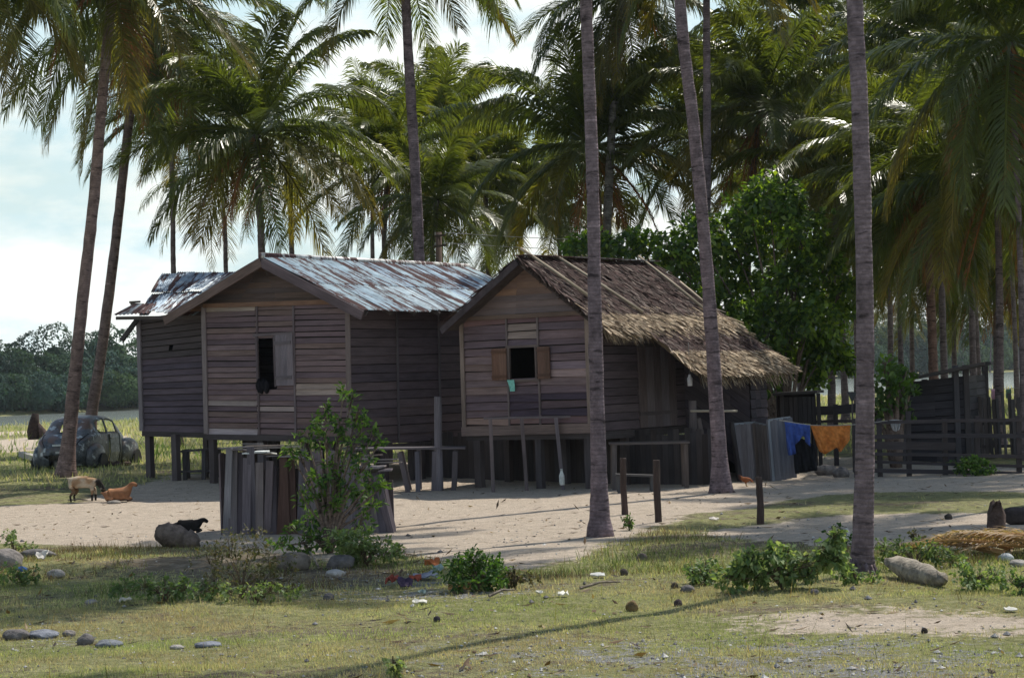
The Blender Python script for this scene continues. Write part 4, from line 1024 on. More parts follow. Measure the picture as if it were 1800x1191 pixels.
for k in range(1, 4):
    for j in (.03, .5, .97):
        p = T1 + (T2 - T1) * j + TW * k / 3.2; mb = MB(); mb.plank(onground(p) - ZZ * .05, p, .15, .14, V_, var(POST)); mb.build('stilt', WOOD, thatchhouse)

mb = MB()                                     # rough boards added under the floor, set forward to hide sunlit ground behind
sa = T1 - U_ * 2.7 + V_ * 1.6; sb = T2 + V_ * 1.6 + U_ * 2.1
for k in range(58):
    q = sa + (sb - sa) * (k + .5) / 58; f = onground(q)
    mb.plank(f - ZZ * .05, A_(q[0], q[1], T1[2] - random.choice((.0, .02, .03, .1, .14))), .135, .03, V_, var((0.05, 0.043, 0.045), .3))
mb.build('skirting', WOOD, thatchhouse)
# ---------------------------------------------------------------- wrecked car
CF = nrm(A_(math.sin(math.radians(9)), math.cos(math.radians(9)), 0)); CR = A_(CF[1], -CF[0], 0)
cb = onground(at(152, 815, 58.6))
CO = cb - ZZ * 0.12
cp = lambda x, y, z: CO + CR * x + CF * y + ZZ * z
car = thing('car_wreck', cb, 'rusted wreck of an old rounded sedan with empty windows behind the leftmost palm', 'car')
st = [(-2.1, .30, .52, .52, .3), (-2.02, .5, .7, .72, .36), (-1.9, .67, .86, .93, .4), (-1.64, .74, .95, 1.06, .46), (-1.46, .77, .98, 1.12, .5), (-1.2, .79, 1.0, 1.36, .54), (-1.0, .8, 1.02, 1.5, .57), (-.8, .8, 1.02, 1.53, .6),
      (-.4, .81, 1.02, 1.58, .62), (-.3, .81, 1.02, 1.58, .62), (.1, .81, 1.02, 1.56, .62), (.42, .8, 1.02, 1.5, .61), (.52, .8, 1.02, 1.45, .6), (.62, .79, 1.03, 1.38, .6), (.92, .74, 1.03, 1.07, .58), (1.0, .7, 1.03, 1.05, .5), (1.5, .5, 1.0, 1.01, .3), (1.95, .42, .92, .93, .26), (2.12, .34, .8, .8, .2)]
def prof(y, w, zb, zr, wt):
    zt = zb + (zr - zb) * .78; e = wt + (w - wt) * .22
    R = [(w * .93, .2), (w * 1.02, .5), (w * 1.01, zb - .12), (w * .985, zb), (w * .96, zb + .04 * min(1, (zr - zb) * 3)), (e, zt), (wt * .86, zb + (zr - zb) * .93), (wt * .42, zr - .01), (0, zr)]
    return [cp(-x, y, z) for x, z in R] + [cp(x, y, z) for x, z in R[-2::-1]]
pts = np.array([prof(*s) for s in st]); nst, npf = pts.shape[:2]
F_ = []; DF = []
for i in range(nst - 1):
    y0, y1 = st[i][0], st[i + 1][0]
    for j in range(npf - 1):
        side = j in (4, npf - 6)
        if side and ((y0 >= -1.01 and y1 <= -.39) or (y0 >= -.31 and y1 <= .43)): continue
        if j in (7, 8) and y0 >= -1.63 and y1 <= -1.2: continue
        if 5 <= j <= 10 and y0 >= .51 and y1 <= .93: continue
        q = (i * npf + j, i * npf + j + 1, (i + 1) * npf + j + 1, (i + 1) * npf + j)
        (DF if (j in (npf - 2, npf - 3, npf - 4) and y0 >= -.31 and y1 <= .53) else F_).append(q)
mb = MB(); mb.add(pts.reshape(-1, 3), F_, (1, 1, 1))
body = mb.build('body', CAR, car, True)
md = body.modifiers.new('t', 'SOLIDIFY'); md.thickness = 0.03; md.offset = -1
used = sorted({i for q in DF for i in q}); mp = {a: k for k, a in enumerate(used)}
mb = MB(); mb.add(pts.reshape(-1, 3)[used] + CR * .015, [[mp[i] for i in q] for q in DF], (1.6, 1.65, 1.7)); dr = mb.build('door', CAR, car)
mb = MB(); mb.plank(cp(.84, -.22, .9), cp(.84, -.05, .9), .03, .03, CR, (.4, .4, .4)); mb.build('handle', MISC, dr)
for sx_ in (-1, 1):
    for nm_, yc, zc, r_, yw in (('fender', -1.3, .42, (.2, .56, .38), -1.28), ('fender', 1.55, .46, (.26, .66, .4), 1.62)):
        mb = MB(); blob(mb, (0, 0, 0), (1, 1, 1), (1.15, 1.1, 1.1), 1, 3, 0.02)
        v = mb.V[0]; v = np.sign(v) * np.abs(v) ** .85
        mb.V[0] = np.array([cp(sx_ * (.76 if yc < 0 else .66) + x * r_[0] * (1 if sx_ > 0 else 1), yc + y * r_[1], max(zc + z * r_[2], .12)) for x, y, z in v])
        fe = mb.build(nm_, CAR, car, True)
        mb = MB(); xo = sx_ * ((.76 if yc < 0 else .66) + r_[0] * .93)
        a = np.linspace(0, math.pi, 10); ring = [(yw + .34 * math.cos(t), .1 + .42 * math.sin(t)) for t in a]
        vv = [cp(xo, y, z) for y, z in ring] + [cp(xo + sx_ * .075, y, z) for y, z in ring]
        mb.add(vv, [tuple(range(10)), tuple(range(10, 20))] + [(i, i + 1, i + 11, i + 10) for i in range(9)], (.012, .012, .012)); mb.build('wheel_arch_shade', MISC, fe)  # black half disc painted as the shade inside the wheel arch
def gap_line(P): m_ = MB(); m_.tube(P, .012, 4, (.01, .01, .01)); m_.build('panel_gap', MISC, body)
for i in (9, 12): gap_line([pts[i][npf - 1 - q] + CR * .02 for q in range(4)])
gap_line([pts[i][4] * .5 + pts[i][5] * .5 + A_(0, 0, .012) for i in (1, 2, 3, 4)] + [pts[4][8] + A_(0, 0, .015)] + [pts[i][npf - 5] * .5 + pts[i][npf - 6] * .5 + A_(0, 0, .012) for i in (4, 3, 2, 1)])
mb = MB(); mb.plank(cp(-.2, -2.03, .78), cp(.25, -2.03, .78), .05, .03, CF, (.6, .62, .6)); mb.plank(cp(-.08, -2.1, .58), cp(.16, -2.1, .58), .06, .03, CF, (.5, .5, .48)); mb.build('trunk_trim', MISC, car)
mb = MB(); mb.tube([cp(.12 + .17 * math.cos(t), .42, .98 + .17 * math.sin(t)) for t in np.linspace(0, 6.28, 14)], .015, 5, (.03, .03, .03)); mb.build('steering_wheel', MISC, car)
mb = MB(); mb.plank(cp(-.55, .0, .55), cp(.55, .0, .55), .4, .12, ZZ, (.03, .028, .025)); mb.plank(cp(-.6, -.3, .2), cp(.6, -.3, .2), 2.6, .03, ZZ, (.03, .028, .025)); mb.build('seat', MISC, car)
for px, c in ((190, (.16, .09, .06)), (205, (.1, .07, .06)), (222, (.14, .08, .05)), (180, (.2, .12, .08))):
    p = gp(px, 818); mb = MB(); blob(mb, p + ZZ * .05, (.16, .12, .09), c, px, 2, .5)
    tag(mb.build('scrap', MISC, None, False, origin=p), 'rusty scrap lying in the grass along the side of the car wreck', 'scrap', 'rusty scraps beside the car')
p, q = gp(38, 806) + ZZ * .16, gp(102, 824) + ZZ * .12
mb = MB(); mb.plank(p, q, .2, .16, ZZ, (.36, .34, .3)); tag(mb.build('timber_beam', WOOD, None, origin=p), 'pale squared timber beam lying on the grass left of the leftmost palm foot', 'beam')

# ---------------------------------------------------------------- animals
def creature(joints, edges, root=0, sub=2):
    me = bpy.data.meshes.new('c'); me.from_pydata([j[0] for j in joints], edges, [])
    o = bpy.data.objects.new('c', me); COL.objects.link(o)
    m = o.modifiers.new('s', 'SKIN'); m.use_smooth_shade = True
    s2 = o.modifiers.new('ss', 'SUBSURF'); s2.levels = sub; s2.render_levels = sub
    for k, v in enumerate(me.skin_vertices[0].data):
        r = joints[k][1]; v.radius = r if hasattr(r, '__len__') else (r, r); v.use_root = (k == root)
    dg = bpy.context.evaluated_depsgraph_get(); ev = o.evaluated_get(dg); m2 = ev.to_mesh()
    v = np.array([x.co for x in m2.vertices]); f = [list(p.vertices) for p in m2.polygons]
    ev.to_mesh_clear(); bpy.data.objects.remove(o); bpy.data.meshes.remove(me)
    return v, f
def animal(name, label, cat, foot, joints, edges, heading, size, colf, extras=None):
    v, f = creature(joints, edges)
    c = np.array([colf(*x) for x in v])
    ca, sa_ = math.cos(heading), math.sin(heading)
    def W(x): x = np.atleast_2d(np.asarray(x, float)) * size; return np.c_[x[:, 0] * ca - x[:, 1] * sa_, x[:, 0] * sa_ + x[:, 1] * ca, x[:, 2]] + foot
    mb = MB(); mb.add(W(v), f, c)
    if extras: extras(mb, W)
    return tag(mb.build(name, HIDE, None, True, origin=foot), label, cat)
def flap(mb, W, a, b, w, col):
    a = np.asarray(a, float); b = np.asarray(b, float); d = b - a; s = nrm(np.cross(d, (0.2, 0.1, 1))) * w
    pts_ = [a - s * .4, (a + b) / 2 - s, b, (a + b) / 2 + s, a + s * .4]; k = np.cross(nrm(d), s); k = nrm(k) * .008
    P = [p + k for p in pts_] + [p - k for p in pts_]
    mb.add(W(P), [(0, 1, 2, 3, 4), (9, 8, 7, 6, 5)] + [(i, (i + 1) % 5, 5 + (i + 1) % 5, 5 + i) for i in range(5)], col)
GJ = [((-.02, 0, .42), (.12, .13)), ((-.24, 0, .44), (.1, .11)), ((.2, 0, .43), (.1, .125)), ((.31, 0, .42), (.065, .08)), ((.385, 0, .31), (.05, .06)), ((.43, 0, .235), (.058, .055)), ((.5, 0, .13), (.03, .03)), ((-.32, 0, .5), .022), ((-.37, 0, .52), .012)]
GE = [(0, 1), (0, 2), (2, 3), (3, 4), (4, 5), (5, 6), (1, 7), (7, 8)]
def legs(J, E):
    for sy, dx in ((-1, 0.0), (1, .035)):
        k = len(J); J += [((-.25, .075 * sy, .33), .06), ((-.19 + dx, .08 * sy, .24), .042), ((-.275 + dx, .08 * sy, .135), .024), ((-.255 + dx, .08 * sy, .015), .022)]; E += [(1, k), (k, k + 1), (k + 1, k + 2), (k + 2, k + 3)]
        k = len(J); J += [((.2, .07 * sy, .31), .05), ((.195 + dx, .075 * sy, .17), .026), ((.19 + dx, .075 * sy, .015), .022)]; E += [(2, k), (k, k + 1), (k + 1, k + 2)]
J, E = list(GJ), list(GE); legs(J, E)
def goatcol(x, y, z):
    if x > .27 and z > .24: return (.02, .018, .016)
    if x > .27: return (.03, .025, .022) if x < .47 else (.06, .05, .04)
    if z < .16: return (.03, .024, .02)
    if z < .3 and x < -.1: return (.16, .1, .06)
    k = float(vnoise(x * 7 + 3, z * 8 + y * 5, 8))
    return (.42, .34, .25) if k > .5 else (.3, .19, .11)
def goatx(mb, W):
    for s in (-1, 1):
        flap(mb, W, (.4, .05 * s, .3), (.4, .15 * s, .25), .03, (.03, .025, .02))
        mb.tube(W([(.40, .025 * s, .33), (.36, .03 * s, .40), (.30, .04 * s, .43)]), [.014, .01, .004], 5, (.07, .06, .05))
        blob(mb, W((.445, .045 * s, .25))[0], (.01, .01, .01), (.25, .2, .08), 1, 1, 0)
f0 = gp(148, 882)
animal('goat', 'standing goat with a pale brown patched coat and black head lowered to the sand', 'goat', f0, J, E, math.radians(-4), 1.02, goatcol, goatx)
LJ = [((-.02, 0, .15), (.15, .15)), ((-.22, 0, .14), (.15, .14)), ((.17, 0, .165), (.125, .145)), ((.235, 0, .27), (.075, .085)), ((.285, 0, .36), (.058, .058)), ((.335, 0, .38), (.056, .056)), ((.43, 0, .335), (.032, .034)), ((-.31, 0, .2), .02), ((-.36, 0, .22), .01)]
LE = [(0, 1), (0, 2), (2, 3), (3, 4), (4, 5), (5, 6), (1, 7), (7, 8)]
def lylegs(J, E):
    for s in (-1, 1):
        k = len(J); J += [((-.2, .12 * s, .1), .06), ((-.08, .17 * s, .08), .035), ((-.2, .19 * s, .035), .024), ((-.12, .2 * s, .025), .02)]; E += [(1, k), (k, k + 1), (k + 1, k + 2), (k + 2, k + 3)]
        k = len(J); J += [((.2, .09 * s, .08), .045), ((.3, .11 * s, .05), .028), ((.2, .12 * s, .025), .022)]; E += [(2, k), (k, k + 1), (k + 1, k + 2)]
J2, E2 = list(LJ), list(LE); lylegs(J2, E2)
def lyx(col, horn=False):
    def f(mb, W):
        for s in (-1, 1):
            flap(mb, W, (.315, .045 * s, .395), (.26, .12 * s, .4), .028, col)
            blob(mb, W((.37, .042 * s, .385))[0], (.009, .009, .009), (.2, .15, .06), 1, 1, 0)
            if horn: mb.tube(W([(.31, .025 * s, .41), (.28, .03 * s, .47), (.23, .035 * s, .5)]), [.013, .009, .004], 5, (.05, .045, .04))
    return f
animal('goat', 'reddish brown goat lying on the sand with its head up, beside the standing goat', 'goat', gp(207, 881), J2, E2, math.radians(5), 1.0, lambda x, y, z: (.07, .04, .03) if (z < .06 or x > .41) else ((.34, .17, .09) if float(vnoise(x * 6, z * 7, 2)) > .4 else (.26, .12, .06)), lyx((.2, .1, .06)))
lg0, lg1 = gp(280, 962) + ZZ * .17, gp(350, 962) + ZZ * .12
mb = MB(); c = curve([lg0 + A_(-.05, 0, .06), lg0 + (lg1 - lg0) * .3 + ZZ * .03, lg0 + (lg1 - lg0) * .7 - ZZ * .03, lg1 - ZZ * .05], 14); mb.tube(c, np.array([.07, .13, .16, .17, .175, .17, .165, .16, .15, .15, .14, .13, .1, .05]), 12, (.15, .12, .105), jit=.014)
tag(mb.build('log', LOGM, None, True, origin=lg0), 'short thick grey log at the sand edge, black goat behind it', 'log')
J3 = [list(j) for j in J2]; J3[3][0] = (.26, 0, .22); J3[4][0] = (.32, 0, .275); J3[5][0] = (.37, 0, .28); J3[6][0] = (.455, 0, .225)
animal('goat', 'small black goat lying behind the thick grey log', 'goat', gp(330, 948) + ZZ * .1, J3, E2, math.radians(0), .72, lambda x, y, z: (.012, .011, .011), None)
HJ = [((0, 0, .2), (.085, .095)), ((-.09, 0, .22), (.06, .06)), ((.08, 0, .2), (.06, .07)), ((.13, 0, .2), .035), ((.17, 0, .15), .028), ((.185, 0, .12), .026), ((-.15, 0, .28), (.02, .05)), ((-.2, 0, .33), (.01, .03)), ((.0, .04, .12), .022), ((.01, .04, .015), .009), ((.0, -.04, .12), .022), ((.03, -.04, .015), .009)]
HE = [(0, 1), (0, 2), (2, 3), (3, 4), (4, 5), (1, 6), (6, 7), (0, 8), (8, 9), (0, 10), (10, 11)]
def henx(mb, W):
    mb.tube(W([(.2, 0, .12), (.235, 0, .1)]), [.012, .002], 5, (.4, .25, .08)); blob(mb, W((.18, 0, .155))[0], (.022, .006, .014), (.45, .04, .03), 1, 1, .3)
    for s in (-1, 1):
        for t in (-.03, 0, .03): mb.tube(W([(.02, .04 * s, .015), (.07, .04 * s + t, .006)]), [.006, .003], 4, (.3, .2, .07))
        flap(mb, W, (.07, .085 * s, .22), (-.13, .07 * s, .19), .05, (.2, .07, .03))
animal('hen', 'brown hen pecking at the sand behind the rightmost short post', 'chicken', gp(1311, 855), HJ, HE, math.radians(-10), .72, lambda x, y, z: (.3, .2, .07) if z < .09 else ((.06, .03, .025) if x < -.13 else (.26, .095, .04)), henx)

# ---------------------------------------------------------------- plank coop in the foreground
ha = gp(392, 940); hb = onground(at(694, 950, ha[1] - .7))
hut = thing('plank_coop', ha, 'low leaning coop of weathered upright planks half hidden by the leafy shrub', 'coop')
hd = nrm(hb - ha); hn = nrm(A_(hd[1], -hd[0], 0)); hback = nrm(A_(hb[0], hb[1], 0))
mb = MB(); R_ = random.Random(8); n = 25
for k in range(n):
    t = (k + .5) / n; f = ha + (hb - ha) * t; px = 392 + 302 * t
    ytop = 784 + (px - 392) * .06 + R_.uniform(-4, 26) + (14 if 6 <= k <= 8 else 0)
    if k > 20: ytop = 832 + R_.uniform(-6, 5)
    D = f[1]; top = at(px - (22 if k > 19 else 2) + R_.uniform(-8, 8), ytop, D + R_.uniform(-.1, .15))
    cc = [(.15, .125, .14), (.12, .105, .12), (.1, .085, .1), (.18, .155, .16)][R_.randrange(4)]
    if 8 <= k <= 10: cc = (.085, .05, .042)
    if k == 0: cc = (.23, .21, .22)
    wdt = np.linalg.norm(hb - ha) / n * R_.uniform(.95, 1.15) * (1.2 if k < 4 else 1)
    mb.plank(onground(f) - ZZ * .05 + hn * R_.uniform(-.03, .03), top, wdt, R_.uniform(.02, .05), hn, var(cc, .15), 1 + (.0 if k else -.25))
mb.build('front_wall', WOOD, hut)
zt0 = at(392, 786, ha[1])[2] - .03; zt1 = at(690, 830, hb[1])[2]
dep = 1.5
mb = MB()
for (a, za, k0) in ((ha, zt0, 'l'), (hb, zt1 - .08, 'r')):
    for k in range(9):
        q = a + hback * (dep * (k + .5) / 9); mb.plank(onground(q) - ZZ * .05, A_(q[0], q[1], za - .02 * k - R_.uniform(0, .08)) + (hd * -.15 if k0 == 'r' else 0), .15, .025, hd, var((.12, .1, .115), .25))
for k in range(18):
    q = ha + (hb - ha) * (k + .5) / 18 + hback * dep; mb.plank(onground(q) - ZZ * .05, A_(q[0], q[1], zt0 - .2 + (zt1 - zt0) * k / 18 - R_.uniform(0, .1)), .16, .025, hn, var((.1, .085, .095), .25))
mb.build('side_wall', WOOD, hut)
mb = MB()
for k in range(14):
    t = (k + .5) / 14; q = ha + (hb - ha) * t; z = zt0 + (zt1 - zt0) * t
    cc = [(.18, .16, .165), (.25, .23, .23), (.13, .11, .115), (.2, .17, .16)][R_.randrange(4)]
    if k in (2, 3): cc = (.55, .57, .56)
    mb.plank(A_(q[0], q[1], z + R_.uniform(0, .05)) + hn * .08, A_(q[0], q[1], z - .04 + R_.uniform(0, .05)) + hback * (dep + .15) + hd * R_.uniform(-.15, .15), .21, .02, ZZ, var(cc, .15))
for k in range(9):
    p = ha + (hb - ha) * R_.random() + hback * R_.uniform(.1, 1.4); p[2] = zt0 + (zt1 - zt0) * ((p - ha) @ hd) / np.linalg.norm(hb - ha) + .05
    mb.plank(p, p + hd * R_.uniform(.3, .8) + hback * R_.uniform(-.4, .4), .07, .02, ZZ, var((.24, .2, .18), .3))
mb.build('roof', WOOD, hut)

# ---------------------------------------------------------------- shrubs and weeds
SH = [(0.03, 0.07, 0.018), (0.045, 0.1, 0.022), (0.08, 0.15, 0.03), (0.11, 0.19, 0.035)]
leafy('shrub', 'tall bright green leafy shrub growing against the front of the plank coop', 'shrub',
      [(604, 692, 11), (618, 700, 9), (572, 722, 12), (628, 728, 15), (640, 742, 11), (558, 748, 14), (600, 745, 17), (540, 770, 15), (575, 775, 20), (622, 782, 20), (655, 768, 13), (668, 778, 8), (508, 792, 11), (530, 806, 16), (588, 815, 22), (640, 818, 20),
       (560, 842, 22), (610, 850, 24), (656, 846, 16), (672, 856, 9), (530, 872, 17), (580, 882, 24), (630, 880, 22), (660, 888, 12), (545, 915, 24), (595, 920, 24), (640, 918, 18), (515, 935, 18), (560, 950, 20), (610, 950, 18), (490, 960, 14), (535, 962, 16)],
      None, 71, 330, .11, .04, SH, trunk=(580, 972), k=8, mat=WEED, thick=.25)
W1_ = [(0.09, 0.145, 0.06), (0.12, 0.185, 0.07), (0.17, 0.235, 0.09), (0.22, 0.27, 0.13)]
W2_ = [(0.085, 0.08, 0.045), (0.07, 0.075, 0.04), (0.12, 0.1, 0.065), (0.06, 0.07, 0.03)]
def weeds(label, lobes, foot, seed, cols, dens=420, ln=.06, wd=.034, k=7, group='low weeds in the foreground'):
    if not lobes[0][1]: lobes = [(x, 1022 - (x - 1262) * .2 - random.Random(int(x)).uniform(-14, 34), r) for x, y, r in lobes]
    lobes = [(x, y, r * 1.0) for x, y, r in lobes] + [(x + random.uniform(-14, 14), y + random.uniform(-4, 12), r * .8) for x, y, r in lobes]
    return leafy('weed_clump', label, 'weeds', lobes, None, seed, dens * 1.25, ln, wd, cols, trunk=foot, k=k, group=group, mat=WEED, depthscale=1.3, stemcol=(.13, .1, .07), thick=.07)
weeds('brown twiggy shrub with few leaves in front of the log', [(360, 985, 32), (400, 970, 40), (440, 960, 38), (480, 985, 36), (420, 1010, 40), (370, 1020, 30), (470, 1020, 32), (510, 1010, 22)], (425, 1052), 61, W2_, 330, .06, .025, 4)
weeds('flat dark green weeds at the left front edge of the twiggy shrub', [(215, 1030, 18), (250, 1030, 22), (290, 1035, 24), (330, 1035, 24), (370, 1040, 20)], (290, 1058), 62, W1_[:2], 500)
weeds('light green weeds with yellow flowers in front of the twiggy shrub', [(400, 1040, 18), (440, 1045, 16), (480, 1035, 18), (510, 1040, 14)], (450, 1062), 69, W1_[1:], 420)
weeds('pale green rounded weed clump at the foot of the shrub by the coop', [(600, 955, 26), (635, 950, 28), (670, 962, 24), (640, 975, 26), (695, 972, 14), (610, 980, 20)], (645, 995), 63, W1_[1:], 620, .07)
weeds('dark green bushy weed clump beside the rubbish heap', [(800, 1000, 24), (830, 988, 24), (860, 1000, 26), (820, 1015, 24), (880, 1015, 22), (850, 1025, 22)], (840, 1038), 64, SH[:3], 560, .08)
weeds('sparse reddish weeds right of the bushy clump', [(900, 1010, 16), (925, 1015, 12), (890, 1025, 14)], (905, 1036), 65, W2_, 300)
weeds('wide leafy weed bank left of the nearest palm trunk', [(random.Random(q).uniform(1262, 1480), 0, random.Random(q + 90).uniform(11, 19)) for q in range(26)], (1375, 1035), 66, W1_, 460, .085, .05)
weeds('shaded low weeds at the left end of the weed bank', [(1215, 1005, 20), (1240, 1000, 22), (1265, 1010, 20), (1230, 1020, 18)], (1240, 1028), 67, W1_[:2], 460)
weeds('small upright plant on the sand behind the nearest palm trunk', [(1465, 935, 14), (1472, 955, 14), (1485, 945, 12)], (1470, 978), 68, SH[:2], 600)
weeds('weeds around the foot of the nearest palm trunk', [(1490, 1000, 14), (1505, 1012, 12), (1535, 1020, 14), (1480, 1015, 12)], (1505, 1028), 72, W1_[:3], 560)
weeds('leafy weeds behind the pale fallen log', [(1550, 960, 18), (1580, 965, 22), (1620, 968, 22), (1655, 975, 20), (1680, 985, 18)], (1610, 1000), 73, W1_[:3], 460)
weeds('green weed carpet between the pale log and the dry fronds', [(1690, 1005, 20), (1720, 1015, 22), (1755, 1010, 20), (1700, 1025, 18)], (1715, 1038), 74, W1_[:3], 480)
weeds('weeds at the bottom right edge beside the stones', [(1780, 1025, 20), (1800, 1030, 22), (1830, 1030, 22)], (1800, 1046), 75, W1_[:2], 480)
weeds('dark single sprig standing on the pale sand right of the nearest trunk', [(1605, 942, 10), (1608, 955, 8)], (1606, 972), 76, W2_, 500)
weeds('tiny sprig growing by the foot of the centre palm', [(1105, 912, 8), (1108, 920, 6)], (1106, 932), 77, SH, 700, .06, .03)
weeds('grey green weeds at the left edge beside the boulder', [(20, 955, 14), (45, 962, 12), (10, 945, 12)], (25, 972), 78, W1_, 400)
weeds('creeping weeds over the stones at the left edge', [(20, 1005, 18), (60, 1010, 18), (35, 1020, 14)], (40, 1028), 79, W1_[:3], 420)
weeds('green plant growing through the foot of the rail fence', [(1700, 820, 16), (1725, 822, 16), (1715, 812, 12)], (1715, 836), 80, SH, 520, .1, .05)
weeds('small pale sprig in the bottom centre grass', [(690, 1168, 12), (698, 1178, 10)], (694, 1190), 82, W1_[2:], 500, .06)

# ---------------------------------------------------------------- posts, racks, benches by the houses
def post(name, label, cat, top, foot, w, col, group=None, mat=None, dd=0.0):
    f = gp(*foot) + A_(0, dd, 0); t = at(top[0], top[1], f[1]); mb = MB()
    mb.tube(curve([f - ZZ * .08, f + (t - f) * .5 + A_(random.uniform(-.012, .012), 0, 0), t], 7), np.linspace(w * .55, w * .48, 7), 9, col, jit=.004)
    return tag(mb.build(name, mat or WOOD, None, False, origin=f), label, cat, group)
for tp_, ft, lab in (((1095, 805), (1099, 904), 'short brown post nearest to the centre palm trunk'), ((1154, 808), (1158, 917), 'short brown post in the middle of the three on the sand'), ((1333, 838), (1337, 921), 'short brown post standing alone right of the curved palm')):
    post('wooden_post', lab, 'post', tp_, ft, .105, (.06, .042, .038), 'short posts standing in the sand')
post('wooden_post', 'tall grey squared post in the dark gap between the two houses', 'post', (770, 697), (773, 862), .16, (.14, .13, .15))
def bench(name, label, cat, rails, legs_, D, w=.07, col=(.12, .105, .115), depth=.0, group=None, boards=None):
    f0_ = onground(at(*legs_[0][1], D)); root = thing(name, f0_, label, cat, group)
    for a, b, h in rails:
        mb = MB(); p, q = at(*a, D), at(*b, D)
        if depth:
            nb = max(2, int(depth / .14))
            for k in range(nb): mb.plank(p + A_(0, depth * k / nb, 0), q + A_(0, depth * k / nb, 0), depth / nb * .92, .04, ZZ, var(col, .2))
        else: mb.plank(p, q, h, .05, A_(0, -1, 0), var(col, .15))
        mb.build('rail' if not depth else 'top', WOOD, root)
    for a, b in legs_:
        for dz in ((0, depth * .9) if depth else (0,)):
            mb = MB(); p = at(*a, D) + A_(0, dz, 0); q = onground(at(*b, D) + A_(0, dz, 0)); mb.plank(q - ZZ * .05, p, w, w, A_(0, -1, 0), var(col, .25)); mb.build('leg', WOOD, root)
    return root
bench('plank_platform', 'low plank platform on crooked legs between the coop and the tall post', 'platform', [((600, 789), (818, 787), .05)], [((702, 795), (718, 862)), ((733, 793), (735, 864)), ((764, 793), (762, 862)), ((800, 793), (797, 860)), ((640, 793), (640, 866))], 43.6, .1, (.11, .1, .115), .8)
bench('drying_rack', 'thin pole rack with three legs in front of the thatched house window', 'rack', [((850, 735), (1003, 732), .045)], [((862, 736), (867, 857)), ((917, 735), (926, 852)), ((977, 734), (990, 846))], 42.6, .075, (.13, .11, .12))
bench('door_step', 'plank landing step below the plank door of the thatched house', 'step', [((1072, 780), (1212, 777), .05)], [((1080, 782), (1080, 856)), ((1205, 780), (1207, 852))], 41.6, .09, (.11, .09, .085), .75)
bench('low_bench', 'low dark bench in the shade behind the two short posts', 'bench', [((1082, 834), (1152, 836), .05)], [((1088, 836), (1088, 862)), ((1146, 838), (1146, 862))], 40.6, .06, (.075, .075, .08), .3)
bench('low_table', 'low rough table under the left corner of the iron roofed house', 'table', [((318, 793), (384, 788), .06), ((312, 829), (384, 827), .05)], [((324, 790), (326, 850)), ((358, 790), (358, 840)), ((380, 790), (380, 842))], 48.2, .09, (.07, .065, .07), .5)
post('wooden_post', 'thick grey post at the corner of the thatched house porch', 'post', (1217, 704), (1222, 850), .17, (.11, .095, .1))
post('leaning_pole', 'rough pole leaning beside the porch post', 'pole', (1228, 735), (1248, 850), .1, (.1, .085, .085), 'poles leaning by the porch')
post('leaning_pole', 'dark pole leaning against the grey panels right of the curved palm', 'pole', (1286, 742), (1302, 846), .11, (.04, .036, .04), 'poles leaning by the porch')
mb = MB(); mb.tube([at(1214, 722, 42.5), at(1296, 722, 42.7)], .025, 6, (.3, .27, .22)); tag(mb.build('bamboo_pole', WOOD, None, True, origin=at(1214, 722, 42.5)), 'pale horizontal bamboo pole across the porch behind the curved palm', 'pole')
f = at(988, 852, 42.4); root = thing('plastic_bottle', f, 'white plastic bottle hung at the foot of the drying rack leg', 'bottle')
mb = MB(); mb.tube([f, f + ZZ * .02, f + ZZ * .2, f + ZZ * .26, f + ZZ * .3], [.05, .056, .056, .03, .022], 12, (.62, .64, .62)); mb.build('body', MISC, root, True)
mb = MB(); mb.tube([f + ZZ * .295, f + ZZ * .335], .026, 10, (.5, .52, .5)); mb.build('cap', MISC, root, True)
f = at(1213, 678, 42.3); mb = MB(); mb.tube([f, f + ZZ * .16, f + ZZ * .2, f + ZZ * .24], [.05, .055, .03, .025], 10, (.45, .45, .48)); mb.tube([f + ZZ * .23, f + ZZ * .9], .006, 4, (.1, .1, .1))
tag(mb.build('hanging_can', MISC, None, True, origin=f), 'small white can hung in the dark porch of the thatched house', 'can')
for k, (x0, x1, yt0, yt1, yb0, yb1, cc, lab) in enumerate(((1290, 1327, 745, 742, 842, 838, (.2, .18, .19), 'leftmost grey panel leaning on the lean-to wall, with a pale worn patch'), (1326, 1352, 742, 748, 838, 836, (.12, .1, .095), 'brownish middle panel leaning on the lean-to wall'), (1351, 1388, 738, 733, 836, 831, (.15, .15, .17), 'rightmost bluish panel leaning on the lean-to wall by the blue shirt'))):
    f0_, f1_ = gp(x0 + 8, yb0), gp(x1 + 14 if k == 2 else x1 + 8, yb1)
    f0_ = onground(at(x0 + 8, yb0, f0_[1] - .55)); f1_ = onground(at(x1 + 8, yb1, f1_[1] - .55))
    t0_, t1_ = at(x0, yt0, f0_[1] + .35), at(x1, yt1, f1_[1] + .35)
    root = thing('leaning_panel', f0_, lab, 'panel', 'panels leaning on the lean-to')  # loose board panels propped against the lean-to
    mb = MB()
    for j in range(4): mb.plank(f0_ + (f1_ - f0_) * (j + .5) / 4, t0_ + (t1_ - t0_) * (j + .5) / 4, np.linalg.norm(f1_ - f0_) / 4 * .99, .02, A_(0, -1, 0), var(cc, .12))
    mb.build('boards', WOOD, root)
    mb = MB()
    for a, b in ((f0_, t0_), (f1_, t1_), (t0_, t1_)): mb.plank(a - A_(0, .025, 0), b - A_(0, .025, 0), .045, .03, A_(0, -1, 0), (.22, .24, .27))
    mb.build('frame', WOOD, root)

